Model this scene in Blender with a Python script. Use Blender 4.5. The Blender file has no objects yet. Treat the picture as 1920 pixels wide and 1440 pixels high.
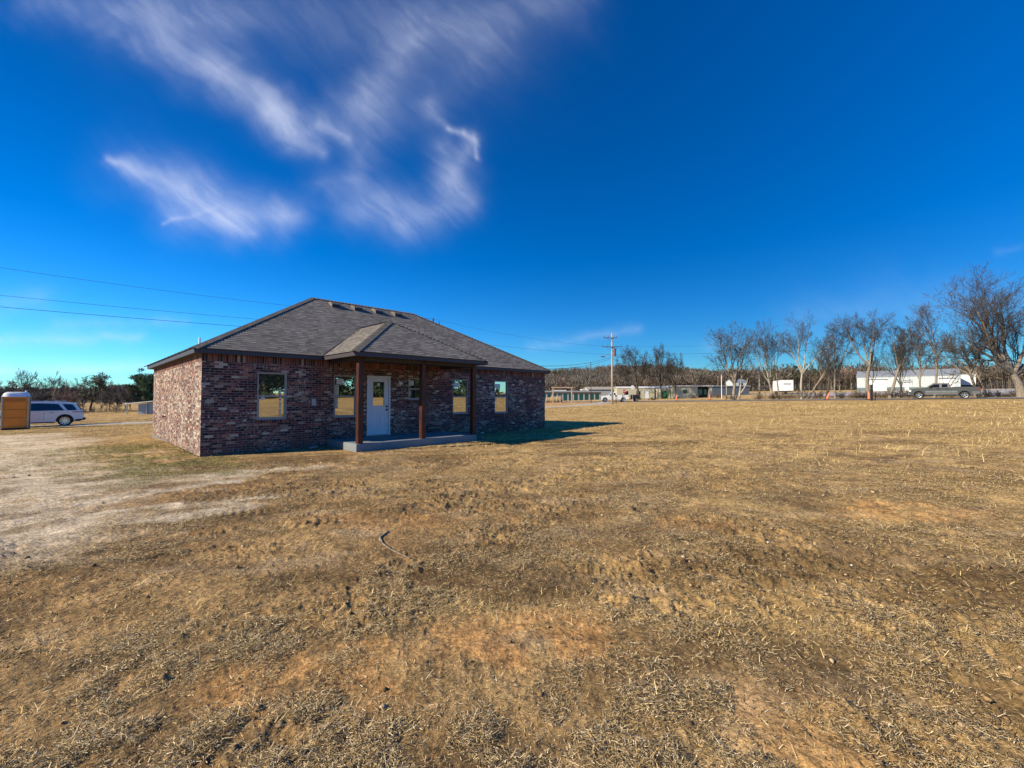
import bpy, bmesh, math, random
import numpy as np
from mathutils import Vector, Matrix
SC = bpy.context.scene
COL = SC.collection
rad = math.radians
F = 815.0            # focal length of the photograph in its own pixels, used to size things
EYE = 1.55

# ---------------------------------------------------------------- noise
def _hash(ix, iy, seed):
    h = (ix.astype(np.int64) * 374761393 + iy.astype(np.int64) * 668265263 + seed * 1442695041) & 0x7fffffff
    h = ((h ^ (h >> 13)) * 1274126177) & 0x7fffffff
    h = (h ^ (h >> 16)) & 0xffff
    return h / 65535.0
def vnoise(x, y, seed=0):
    ix = np.floor(x); iy = np.floor(y); fx = x - ix; fy = y - iy
    fx = fx * fx * (3 - 2 * fx); fy = fy * fy * (3 - 2 * fy)
    a = _hash(ix, iy, seed); b = _hash(ix + 1, iy, seed); c = _hash(ix, iy + 1, seed); d = _hash(ix + 1, iy + 1, seed)
    return (a * (1 - fx) + b * fx) * (1 - fy) + (c * (1 - fx) + d * fx) * fy
def fbm(x, y, octv=4, seed=0, gain=.5):
    s = 0; a = 1; t = 0
    for i in range(octv):
        s = s + a * vnoise(x * 2 ** i + i * 17.3, y * 2 ** i - i * 9.1, seed + i); t += a; a *= gain
    return s / t
def sstep(a, b, x):
    t = np.clip((x - a) / (b - a), 0, 1); return t * t * (3 - 2 * t)

# ---------------------------------------------------------------- terrain
RD = (-.655, .755)      # road direction
RP = (54.0, 55.0)
def road_side(x, y): return (x - RP[0]) * .755 + (y - RP[1]) * .655
def terr(x, y):
    x = np.asarray(x, float); y = np.asarray(y, float)
    z = .024 * np.clip(x, 0, 110) + .028 * (np.clip(x, -50, -12) + 12)
    s = road_side(x, y)
    z = z + .012 * np.clip(s - 8, 0, 140)
    return z
def T(x, y): return float(terr(x, y))

# ---------------------------------------------------------------- mesh helpers
def mesh_np(name, V, Fq, attrs=None, smooth=False):
    """V (n,3), Fq (m,k)"""
    me = bpy.data.meshes.new(name)
    V = np.ascontiguousarray(V, np.float32); Fq = np.ascontiguousarray(Fq, np.int32)
    m, k = Fq.shape
    me.vertices.add(len(V)); me.vertices.foreach_set('co', V.ravel())
    me.loops.add(m * k); me.loops.foreach_set('vertex_index', Fq.ravel())
    me.polygons.add(m)
    me.polygons.foreach_set('loop_start', np.arange(0, m * k, k, dtype=np.int32))
    me.polygons.foreach_set('loop_total', np.full(m, k, np.int32))
    if smooth: me.polygons.foreach_set('use_smooth', np.ones(m, bool))
    me.update(calc_edges=True)
    if attrs:
        for an, (dt, arr) in attrs.items():
            at = me.attributes.new(an, dt, 'POINT')
            at.data.foreach_set('color' if dt == 'FLOAT_COLOR' else 'value', np.ascontiguousarray(arr, np.float32).ravel())
    return me
def link(name, me, mat=None, parent=None, loc=None):
    o = bpy.data.objects.new(name, me); COL.objects.link(o)
    if mat is not None:
        if isinstance(mat, (list, tuple)):
            for m in mat: me.materials.append(m)
        else: me.materials.append(mat)
    if parent: o.parent = parent
    if loc is not None: o.location = loc
    return o
def tag(o, label=None, cat=None, group=None, kind=None):
    if label: o['label'] = label
    if cat: o['category'] = cat
    if group: o['group'] = group
    if kind: o['kind'] = kind
    return o
def empty(name, loc, rz, label, cat, group=None):
    o = bpy.data.objects.new(name, None); COL.objects.link(o)
    o.location = loc; o.rotation_euler = (0, 0, rz); o.empty_display_size = .3
    return tag(o, label, cat, group)
class MB:
    """collects shapes for ONE mesh"""
    def __init__(s): s.v = []; s.f = []; s.uv = []
    def add(s, vs, fs):
        n = len(s.v); s.v += [tuple(v) for v in vs]; s.f += [tuple(i + n for i in f) for f in fs]; return s
    def box(s, x0, x1, y0, y1, z0, z1, b=0):
        if b <= 0:
            vs = [(x0,y0,z0),(x1,y0,z0),(x1,y1,z0),(x0,y1,z0),(x0,y0,z1),(x1,y0,z1),(x1,y1,z1),(x0,y1,z1)]
            return s.add(vs, [(0,3,2,1),(4,5,6,7),(0,1,5,4),(1,2,6,5),(2,3,7,6),(3,0,4,7)])
        b = min(b, (x1-x0)*.45, (y1-y0)*.45, (z1-z0)*.45)
        bm = bmesh.new(); bmesh.ops.create_cube(bm, size=1)
        for v in bm.verts: v.co = Vector(((x0+x1)/2+v.co.x*(x1-x0), (y0+y1)/2+v.co.y*(y1-y0), (z0+z1)/2+v.co.z*(z1-z0)))
        bmesh.ops.bevel(bm, geom=bm.edges[:], offset=b, segments=1, affect='EDGES')
        bm.verts.index_update()
        s.add([v.co for v in bm.verts], [[v.index for v in f.verts] for f in bm.faces]); bm.free(); return s
    def bar(s, p, q, w, h=None, up=(0,0,1)):
        h = h or w; p = Vector(p); q = Vector(q); d = (q-p).normalized(); u = Vector(up)
        a = d.cross(u)
        if a.length < 1e-4: a = d.cross(Vector((1,0,0)))
        a.normalize(); c = a.cross(d).normalized()
        vs = [r + a*i*w/2 + c*j*h/2 for r in (p, q) for i, j in ((-1,-1),(1,-1),(1,1),(-1,1))]
        return s.add(vs, [(0,1,2,3),(7,6,5,4),(0,4,5,1),(1,5,6,2),(2,6,7,3),(3,7,4,0)])
    def cyl(s, p, q, r0, r1=None, n=12, cap=True):
        r1 = r0 if r1 is None else r1; p = Vector(p); q = Vector(q); d = (q-p).normalized()
        a = d.cross(Vector((0,0,1)));
        if a.length < 1e-3: a = d.cross(Vector((1,0,0)))
        a.normalize(); c = d.cross(a)
        vs = [c0 + (a*math.cos(2*math.pi*i/n) + c*math.sin(2*math.pi*i/n))*r for c0, r in ((p,r0),(q,r1)) for i in range(n)]
        fs = [(i, (i+1)%n, n+(i+1)%n, n+i) for i in range(n)]
        if cap: fs += [tuple(range(n))[::-1], tuple(range(n, 2*n))]
        return s.add(vs, fs)
    def path(s, pts, r, n=6):
        for a, b in zip(pts[:-1], pts[1:]): s.cyl(a, b, r, r, n)
        return s
    def lathe(s, prof, n=24, axis='z', c=(0,0,0)):
        """prof list of (r, h)"""
        vs = []; fs = []
        for r, h in prof:
            for i in range(n):
                t = 2*math.pi*i/n; x, y = r*math.cos(t), r*math.sin(t)
                p = (x, y, h) if axis == 'z' else (x, h, y) if axis == 'y' else (h, x, y)
                vs.append((p[0]+c[0], p[1]+c[1], p[2]+c[2]))
        for k in range(len(prof)-1):
            for i in range(n):
                fs.append((k*n+i, k*n+(i+1)%n, (k+1)*n+(i+1)%n, (k+1)*n+i))
        return s.add(vs, fs)
    def prism(s, poly, y0, y1):
        """poly in (x,z) extruded along y"""
        n = len(poly)
        vs = [(x, y0, z) for x, z in poly] + [(x, y1, z) for x, z in poly]
        return s.add(vs, [tuple(range(n)), tuple(range(2*n-1, n-1, -1))] + [(i, n+i, n+(i+1)%n, (i+1)%n) for i in range(n)])
    def build(s, name, mat, parent=None, loc=None, smooth=False, bevel=0, fix=True):
        bm = bmesh.new(); vv = [bm.verts.new(v) for v in s.v]
        for f in s.f:
            try: bm.faces.new([vv[i] for i in f])
            except ValueError: pass
        if fix: bmesh.ops.recalc_face_normals(bm, faces=bm.faces[:])
        ng = [f for f in bm.faces if len(f.verts) > 4]
        if ng: bmesh.ops.triangulate(bm, faces=ng, ngon_method='EAR_CLIP')
        me = bpy.data.meshes.new(name); bm.to_mesh(me); bm.free()
        if smooth:
            for p in me.polygons: p.use_smooth = True
        o = link(name, me, mat, parent, loc)
        if bevel:
            m = o.modifiers.new('bevel', 'BEVEL'); m.width = bevel; m.segments = 2; m.limit_method = 'ANGLE'; m.angle_limit = rad(35)
        return o
def uvmesh(name, quads, mat, parent=None):
    """quads: list of (verts list, uvs list)"""
    me = bpy.data.meshes.new(name); vs = []; fs = []; uvs = []
    for q, u in quads:
        n = len(vs); vs += q; fs.append(tuple(range(n, n+len(q)))); uvs += u
    me.from_pydata(vs, [], fs); l = me.uv_layers.new(name='UVMap')
    for i, u in enumerate(uvs): l.data[i].uv = u
    me.update(); return link(name, me, mat, parent)

# ---------------------------------------------------------------- materials
def newmat(name):
    m = bpy.data.materials.new(name); m.use_nodes = True
    nt = m.node_tree; nt.nodes.clear()
    out = nt.nodes.new('ShaderNodeOutputMaterial'); return m, nt, out
class G:
    """tiny node graph helper"""
    def __init__(s, nt): s.nt = nt
    def n(s, typ, props=None, **inp):
        nd = s.nt.nodes.new(typ)
        for k, v in (props or {}).items(): setattr(nd, k, v)
        for k, v in inp.items():
            key = int(k[1:]) if k[0] == 'i' and k[1:].isdigit() else k.replace('_', ' ')
            s.set(nd.inputs[key], v)
        return nd
    def set(s, sock, v):
        if isinstance(v, bpy.types.NodeSocket): s.nt.links.new(v, sock)
        elif isinstance(v, bpy.types.Node): s.nt.links.new(v.outputs[0], sock)
        else: sock.default_value = v
    def m(s, op, a, b=0.0, c=None, clamp=False):
        nd = s.n('ShaderNodeMath', {'operation': op, 'use_clamp': clamp}, i0=a, i1=b)
        if c is not None: s.set(nd.inputs[2], c)
        return nd.outputs[0]
    def mix(s, f, a, b, blend='MIX'):
        nd = s.nt.nodes.new('ShaderNodeMix'); nd.data_type = 'RGBA'; nd.blend_type = blend
        s.set(nd.inputs[0], f); s.set(nd.inputs[6], a); s.set(nd.inputs[7], b); return nd.outputs[2]
    def noise(s, vec, scale, detail=4, rough=.55, dist=0):
        return s.n('ShaderNodeTexNoise', None, Vector=vec, Scale=scale, Detail=detail, Roughness=rough, Distortion=dist).outputs['Fac']
    def ramp(s, f, stops, interp='LINEAR'):
        nd = s.nt.nodes.new('ShaderNodeValToRGB'); cr = nd.color_ramp; cr.interpolation = interp
        while len(cr.elements) < len(stops): cr.elements.new(.5)
        for e, (p, c) in zip(cr.elements, stops): e.position = p; e.color = tuple(c) + (1,) if len(c) == 3 else c
        s.set(nd.inputs[0], f); return nd.outputs[0]
    def mr(s, v, a, b, c=0., d=1., smooth=False):
        return s.n('ShaderNodeMapRange', {'interpolation_type': 'SMOOTHSTEP' if smooth else 'LINEAR'}, i0=v, i1=a, i2=b, i3=c, i4=d).outputs[0]
    def bump(s, h, strength=.5, dist=.01):
        return s.n('ShaderNodeBump', None, Height=h, Strength=strength, Distance=dist).outputs[0]
    def obj(s): return s.n('ShaderNodeTexCoord').outputs['Object']
    def uv(s): return s.n('ShaderNodeTexCoord').outputs['UV']
    def bsdf(s, out, color, rough=.7, metal=0., normal=None, spec=.4, coat=0.):
        b = s.n('ShaderNodeBsdfPrincipled', None, Base_Color=color, Roughness=rough, Metallic=metal)
        b.inputs['Specular IOR Level'].default_value = spec; b.inputs['Coat Weight'].default_value = coat
        b.inputs['Coat Roughness'].default_value = .05
        if normal is not None: s.set(b.inputs['Normal'], normal)
        s.nt.links.new(b.outputs[0], out.inputs[0]); return b
def c4(c): return (c[0], c[1], c[2], 1)
def simple(name, col, rough=.7, metal=0., spec=.4, coat=0., var=.12, scale=3., bump=0., bscale=40.):
    m, nt, out = newmat(name); g = G(nt); ob = g.obj()
    f = g.mr(g.noise(ob, scale, 5), .3, .7, 1 - var, 1 + var)
    c = g.mix(1., c4(col), g.n('ShaderNodeCombineColor', None, Red=f, Green=f, Blue=f).outputs[0], 'MULTIPLY')
    nrm = g.bump(g.noise(ob, bscale, 4), bump, .01) if bump else None
    g.bsdf(out, c, rough, metal, nrm, spec, coat); return m
def attrmat(name, attr='col', rough=.85, transl=0.):
    m, nt, out = newmat(name); g = G(nt)
    c = g.n('ShaderNodeAttribute', {'attribute_name': attr}).outputs['Color']
    b = g.bsdf(out, c, rough, spec=.2)
    return m
M = {}
M['white_paint'] = simple('white_paint', (.75,.76,.78), .45, coat=.3, var=.03)
M['car_white'] = simple('car_white', (.60,.61,.62), .3, coat=.8, var=.02)
M['car_grey'] = simple('car_grey', (.065,.066,.070), .35, .3, coat=.8, var=.04)
M['car_low'] = simple('car_low', (.10,.105,.11), .5, .1, var=.1)
M['black'] = simple('black_plastic', (.015,.015,.017), .5)
M['tyre'] = simple('tyre', (.02,.02,.021), .85)
M['chrome'] = simple('chrome', (.65,.66,.68), .25, .9)
M['tint'] = simple('tint_glass', (.008,.009,.012), .04, 0, spec=.7, var=0)
M['red_lamp'] = simple('red_lamp', (.25,.01,.012), .2, coat=.6)
M['clear_lamp'] = simple('clear_lamp', (.6,.62,.62), .15, coat=.6)
M['fascia'] = simple('fascia_paint', (.045,.040,.048), .55, var=.1)
M['soffit'] = simple('soffit_paint', (.05,.044,.045), .7)
M['frame'] = simple('window_vinyl', (.30,.285,.26), .45, var=.04)
M['door'] = simple('door_paint', (.66,.68,.72), .4, var=.03)
M['knob'] = simple('knob', (.02,.018,.016), .35, .6)
M['metal'] = simple('galvanised', (.42,.43,.44), .4, .7)
M['wire'] = simple('wire', (.03,.03,.035), .6)
M['polewood'] = simple('polewood', (.38,.34,.28), .9, var=.25, scale=8)
M['darkpole'] = simple('darkpole', (.03,.028,.03), .7)
M['insul'] = simple('insulator', (.09,.08,.09), .4)
M['grey_metal'] = simple('grey_sheet', (.32,.34,.37), .5, .3)
M['teal'] = simple('teal_door', (.008,.06,.065), .5)
M['green'] = simple('green_panel', (.02,.12,.05), .6)
M['cream'] = simple('cream_siding', (.42,.40,.30), .7, var=.08)
M['palegrey'] = simple('palegrey_siding', (.33,.33,.32), .7, var=.08)
M['beige_roof'] = simple('beige_roof', (.35,.31,.25), .7)
M['bluegrey'] = simple('bluegrey_siding', (.07,.09,.12), .7)
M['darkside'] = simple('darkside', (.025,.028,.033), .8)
M['barnroof'] = simple('barnroof', (.30,.325,.34), .5, .2, var=.06)
M['barnwall'] = simple('barnwall', (.45,.50,.52), .6, var=.05)
M['barnwain'] = simple('barnwain', (.11,.15,.17), .6)
M['barndoor'] = simple('barndoor', (.68,.69,.7), .5, var=.03)
M['hay'] = simple('hay', (.30,.22,.13), .95, var=.35, scale=12, bump=1, bscale=30)
M['orange'] = simple('orange_plastic', (.80,.16,.06), .5, var=.1)
M['toilet'] = simple('toilet_orange', (.66,.205,.014), .5, var=.06)
M['toiletrib'] = simple('toilet_rib', (.42,.13,.01), .5)
M['toiletroof'] = simple('toilet_roof', (.62,.64,.68), .35, var=.05)
M['toiletpost'] = simple('toilet_post', (.40,.30,.20), .5)
M['redsign'] = simple('redsign', (.52,.03,.035), .4, var=.03)
M['whitesign'] = simple('whitesign', (.78,.77,.74), .4, var=.03)
M['gatewood'] = simple('gatewood', (.40,.29,.22), .85, var=.2, scale=6)
M['paper'] = simple('paper', (.62,.66,.62), .7, var=.03)
M['paperinkt'] = simple('paper_teal', (.10,.28,.27), .7)
M['paperyel'] = simple('paper_yellow', (.62,.6,.42), .7, var=.05)
M['ink'] = simple('ink', (.06,.06,.07), .7)

def mat_glass():
    m, nt, out = newmat('window_glass'); g = G(nt)
    gl = g.n('ShaderNodeBsdfGlossy', None, Color=(.80,.82,.78,1), Roughness=.012)
    df = g.n('ShaderNodeBsdfPrincipled', None, Base_Color=(.012,.011,.010,1), Roughness=.3)
    mx = g.n('ShaderNodeMixShader', None, i0=.62, i1=df, i2=gl)
    nt.links.new(mx.outputs[0], out.inputs[0]); return m
M['glass'] = mat_glass()

def mat_brick(soldier=False):
    m, nt, out = newmat('brick_soldier' if soldier else 'brick'); g = G(nt)
    sp = g.n('ShaderNodeSeparateXYZ', None, Vector=g.uv())
    u, v = sp.outputs[0], sp.outputs[1]
    if soldier: bw, bh = .0675, .205
    else: bw, bh = .195, .0665
    vr = g.m('DIVIDE', v, bh); row = g.m('FLOOR', vr); fv = g.m('FRACT', vr)
    off = 0. if soldier else g.m('MULTIPLY', g.m('MODULO', row, 2.), .5)
    # a little slip of every course
    off = g.m('ADD', off, g.m('MULTIPLY', g.n('ShaderNodeTexWhiteNoise', {'noise_dimensions': '1D'}, W=row).outputs[0], .08))
    ur = g.m('ADD', g.m('DIVIDE', u, bw), off); coln = g.m('FLOOR', ur); fu = g.m('FRACT', ur)
    cid = g.n('ShaderNodeCombineXYZ', None, X=coln, Y=row, Z=3.3 if soldier else 0.)
    wn = g.n('ShaderNodeTexWhiteNoise', {'noise_dimensions': '3D'}, Vector=cid)
    r1 = wn.outputs['Value']; wc = g.n('ShaderNodeSeparateColor', None, Color=wn.outputs['Color'])
    r2, r3 = wc.outputs[1], wc.outputs[2]
    pal = g.ramp(r1, [(0,(.034,.020,.024)),(.16,(.075,.028,.032)),(.34,(.12,.038,.038)),(.54,(.17,.060,.048)),(.70,(.11,.048,.052)),(.80,(.27,.115,.075)),(.90,(.30,.20,.145)),(.965,(.46,.38,.29))], 'CONSTANT')
    if soldier: pal = g.ramp(r1, [(0,(.045,.022,.025)),(.25,(.12,.04,.035)),(.5,(.17,.055,.045)),(.8,(.22,.09,.06)),(.93,(.38,.28,.22))], 'CONSTANT')
    val = g.mr(r2, 0., 1., .8, 1.2)
    pal = g.mix(1., pal, g.n('ShaderNodeCombineColor', None, Red=val, Green=val, Blue=val).outputs[0], 'MULTIPLY')
    uvv = g.uv()
    # lime smears: pale patches that stay on the clay, stronger in drifts
    n1 = g.noise(uvv, 14., 6, .65); n2 = g.noise(uvv, .9, 4, .6)
    gb = g.m('GREATER_THAN', u, 40.)  # gable: heavier lime, also sunlit brightness of that side put into the colour
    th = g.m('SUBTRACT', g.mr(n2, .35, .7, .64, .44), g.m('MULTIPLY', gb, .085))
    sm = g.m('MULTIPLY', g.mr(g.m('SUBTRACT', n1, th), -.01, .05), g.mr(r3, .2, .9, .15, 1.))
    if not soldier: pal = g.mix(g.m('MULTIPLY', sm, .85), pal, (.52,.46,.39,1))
    mott = g.mr(g.noise(uvv, 60., 4), .25, .75, .7, 1.25)
    pal = g.mix(1., pal, g.n('ShaderNodeCombineColor', None, Red=mott, Green=mott, Blue=mott).outputs[0], 'MULTIPLY')
    jit = g.mr(g.noise(uvv, 45., 3), 0., 1., -.035, .035)
    mu = .010/bw; mv = .010/bh
    def edge(f, w):
        f = g.m('ADD', f, jit)
        d = g.m('MINIMUM', f, g.m('SUBTRACT', 1., f)); return g.mr(d, w*.35, w*.65)
    br = g.m('MINIMUM', edge(fu, mu), edge(fv, mv))
    mort = g.mix(g.noise(uvv, 9., 4), (.19,.155,.135,1), (.33,.29,.25,1))
    colr = g.mix(br, mort, pal)
    # soil splash near the ground has its own shape
    spl = g.m('MULTIPLY', g.mr(v, .28, .02), g.mr(g.noise(uvv, 3., 5), .35, .7))
    colr = g.mix(g.m('MULTIPLY', spl, .5), colr, (.20,.13,.08,1)) if not soldier else colr
    h = g.m('ADD', br, g.m('MULTIPLY', g.noise(uvv, 70., 4), .5)); h = g.m('ADD', h, g.m('MULTIPLY', r2, .35))
    g.bsdf(out, colr, .9, normal=g.bump(h, .8, .008), spec=.2); return m
M['brick'] = mat_brick(); M['soldier'] = mat_brick(True)

def mat_shingle(name, dark=1.):
    m, nt, out = newmat(name); g = G(nt); uvv = g.uv()
    sp = g.n('ShaderNodeSeparateXYZ', None, Vector=uvv); u, v = sp.outputs[0], sp.outputs[1]
    vr = g.m('ADD', g.m('DIVIDE', v, .135), g.m('MULTIPLY', g.noise(uvv, 2.2, 2), .06)); row = g.m('FLOOR', vr); fv = g.m('FRACT', vr)
    off = g.m('MULTIPLY', g.n('ShaderNodeTexWhiteNoise', {'noise_dimensions': '1D'}, W=row).outputs[0], 7.)
    ur = g.m('ADD', g.m('DIVIDE', u, .17), off); cn = g.m('FLOOR', ur); fu = g.m('FRACT', ur)
    wn = g.n('ShaderNodeTexWhiteNoise', {'noise_dimensions': '3D'}, Vector=g.n('ShaderNodeCombineXYZ', None, X=cn, Y=row, Z=0.))
    c = g.ramp(wn.outputs[0], [(0,(.115,.103,.092)),(.3,(.15,.136,.122)),(.6,(.185,.168,.150)),(1,(.24,.22,.197))])
    gr = g.mr(g.noise(uvv, 240., 2), .3, .7, .7, 1.3)
    big = g.mr(g.noise(uvv, .8, 4), .3, .7, .85, 1.15)
    gr = g.m('MULTIPLY', gr, big)
    c = g.mix(1., c, g.n('ShaderNodeCombineColor', None, Red=gr, Green=gr, Blue=gr).outputs[0], 'MULTIPLY')
    # laminated tab thickness: the butt edge of each course
    tab = g.m('GREATER_THAN', wn.outputs[0], .45)
    butt = g.m('LESS_THAN', fv, g.m('ADD', .10, g.m('MULTIPLY', tab, .12)))
    c = g.mix(g.m('MULTIPLY', butt, .93), c, (.012,.011,.011,1))
    h = g.m('ADD', g.m('SUBTRACT', 1., fv), g.m('MULTIPLY', tab, .5))
    g.bsdf(out, c, .95, normal=g.bump(h, .7, .012), spec=.15); return m
M['shingle'] = mat_shingle('shingle'); M['ridgecap'] = simple('ridgecap', (.15,.135,.12), .95, var=.3, scale=5, bump=.4, bscale=200)

def mat_concrete(name, col, rough=.85, mud=True):
    m, nt, out = newmat(name); g = G(nt); ob = g.obj()
    n = g.noise(ob, 2.5, 6, .65); c = g.mix(n, c4([k*.72 for k in col]), c4([k*1.2 for k in col]))
    sp = g.mr(g.noise(ob, 30., 4), .35, .7, .85, 1.1)
    c = g.mix(1., c, g.n('ShaderNodeCombineColor', None, Red=sp, Green=sp, Blue=sp).outputs[0], 'MULTIPLY')
    if mud:
        z = g.n('ShaderNodeSeparateXYZ', None, Vector=ob).outputs[2]
        k = g.m('MULTIPLY', g.mr(z, .14, .0), g.mr(g.noise(ob, 5., 5), .4, .65))
        c = g.mix(g.m('MULTIPLY', k, .7), c, (.17,.12,.07,1))
    g.bsdf(out, c, rough, normal=g.bump(g.noise(ob, 60., 5), .3, .006)); return m
M['concrete'] = mat_concrete('concrete', (.20,.225,.245))
M['gravel'] = mat_concrete('gravel_drive', (.46,.42,.36), mud=False)
M['asphalt'] = mat_concrete('asphalt', (.22,.21,.20), mud=False)

def mat_stain():
    m, nt, out = newmat('stained_cedar'); g = G(nt); ob = g.obj()
    mp = g.n('ShaderNodeMapping', None, Vector=ob); mp.inputs['Scale'].default_value = (18, 18, 1.1)
    n = g.noise(mp.outputs[0], 2., 6, .6, .6)
    c = g.ramp(n, [(.30,(.010,.003,.002)),(.52,(.045,.010,.004)),(.78,(.20,.044,.012))])
    g.bsdf(out, c, .5, normal=g.bump(n, .3, .004), coat=.1); return m
M['stain'] = mat_stain()

def mat_bark(name, a, b):
    m, nt, out = newmat(name); g = G(nt); ob = g.obj()
    mp = g.n('ShaderNodeMapping', None, Vector=ob); mp.inputs['Scale'].default_value = (3, 3, .6)
    n = g.noise(mp.outputs[0], 4., 6, .65)
    c = g.ramp(n, [(.3, a), (.7, b)]); g.bsdf(out, c, .95, normal=g.bump(n, .6, .03), spec=.15); return m
M['bark'] = mat_bark('bark', (.10,.085,.07), (.36,.31,.25))
M['barkdark'] = mat_bark('barkdark', (.04,.033,.028), (.13,.11,.09))
M['barkpale'] = mat_bark('barkpale', (.22,.19,.15), (.55,.50,.42))
M['twig'] = simple('twig', (.085,.074,.067), .95, var=.3, scale=.8)
M['twigdark'] = simple('twigdark', (.055,.046,.040), .95, var=.3, scale=.8)
M['twigred'] = simple('twigred', (.17,.11,.095), .95, var=.3, scale=.8)
M['brush'] = simple('brush', (.16,.115,.07), .95, var=.4, scale=1.5)
M['pine'] = simple('pine_needles', (.055,.092,.038), .8, var=.45, scale=1.2)
M['juniper'] = simple('juniper_needles', (.14,.125,.072), .85, var=.4, scale=1.0)

# ---------------------------------------------------------------- camera, light, sky
cam = bpy.data.cameras.new('camera'); cam.sensor_width = 36; cam.lens = F/1920*36; cam.clip_end = 400000; cam.clip_start = .05
co = bpy.data.objects.new('camera', cam); COL.objects.link(co)
PITCH = math.atan(24/F)
co.location = (0, 0, EYE); co.rotation_euler = (rad(90) + PITCH, 0, 0); SC.camera = co
SUN = Vector((-4.30, -2.08, 2.69)).normalized()
sl = bpy.data.lights.new('sun', 'SUN'); sl.energy = 5.0; sl.angle = rad(.5); sl.color = (1., .88, .68)
so = bpy.data.objects.new('sun', sl); COL.objects.link(so); so.rotation_euler = (-SUN).to_track_quat('-Z', 'Y').to_euler()
w = bpy.data.worlds.new('World'); SC.world = w; w.use_nodes = True; nt = w.node_tree; nt.nodes.clear(); g = G(nt)
SROT = -math.atan2(SUN.x,SUN.y)
sky = g.n('ShaderNodeTexSky', {'sky_type': 'NISHITA', 'sun_disc': False, 'sun_elevation': math.asin(SUN.z), 'sun_rotation': SROT, 'altitude': 0, 'air_density': 1.0, 'dust_density': .12, 'ozone_density': 5.5})
SKY_ST = .076
gm = g.n('ShaderNodeGamma', None, Color=sky, Gamma=1.15)
hs = g.n('ShaderNodeHueSaturation', None, Color=gm, Saturation=1.28, Value=.82)
tint = g.mix(1., hs.outputs[0], (.52,1.0,1.20,1), 'MULTIPLY')
bg = g.n('ShaderNodeBackground', None, Color=tint, Strength=SKY_ST)
wo = g.n('ShaderNodeOutputWorld'); nt.links.new(bg.outputs[0], wo.inputs[0])
SC.view_settings.view_transform = 'Standard'; SC.view_settings.look = 'None'; SC.view_settings.exposure = 0.6; SC.view_settings.gamma = 1
SC.cycles.max_bounces = 6; SC.cycles.diffuse_bounces = 1; SC.cycles.transparent_max_bounces = 16
# ---------------------------------------------------------------- ground
HX, HY = -8.15, 11.4; HU = (.702, .712); HV = (-.712, .702)
HL, HD = 13.9, 9.4
def house_local(x, y):
    dx = x - HX; dy = y - HY
    return dx*HU[0] + dy*HU[1], dx*HV[0] + dy*HV[1]
def hworld(lx, ly): return (HX + lx*HU[0] + ly*HV[0], HY + lx*HU[1] + ly*HV[1])
def seg(x, y, a, b):
    ax, ay = a; bx, by = b; dx, dy = bx-ax, by-ay; t = np.clip(((x-ax)*dx + (y-ay)*dy)/(dx*dx+dy*dy+1e-9), 0, 1)
    return np.hypot(x-ax-t*dx, y-ay-t*dy)
def patch(x, y, cx, cy, rx, ry=None, wob=.5, seed=3):
    ry = ry or rx
    d = np.hypot((x-cx)/rx, (y-cy)/ry) + (fbm(x*1.7, y*1.7, 4, seed) - .5)*2*wob
    return 1 - sstep(.55, 1.15, d)
DRIVE = [(-75, 17), (-55, 25), (-37, 31.4), (-28.4, 34.3), (-15, 41), (-4, 50), (4.5, 59), (12, 70), (18, 84), (19.5, 90)]
STREAKS = [((-9.5,5.9),(-6.0,6.9),.35),((-12,9.0),(-7.5,9.3),.4),((-6.2,6.5),(-5.3,8.0),.28),((-7.3,8.1),(-4.4,9.6),.30),((-4.7,5.5),(-3.7,6.2),.22),((-8.5,7.4),(-5.2,8.6),.3),((-6.6,5.3),(-3.6,6.9),.16)]
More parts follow.
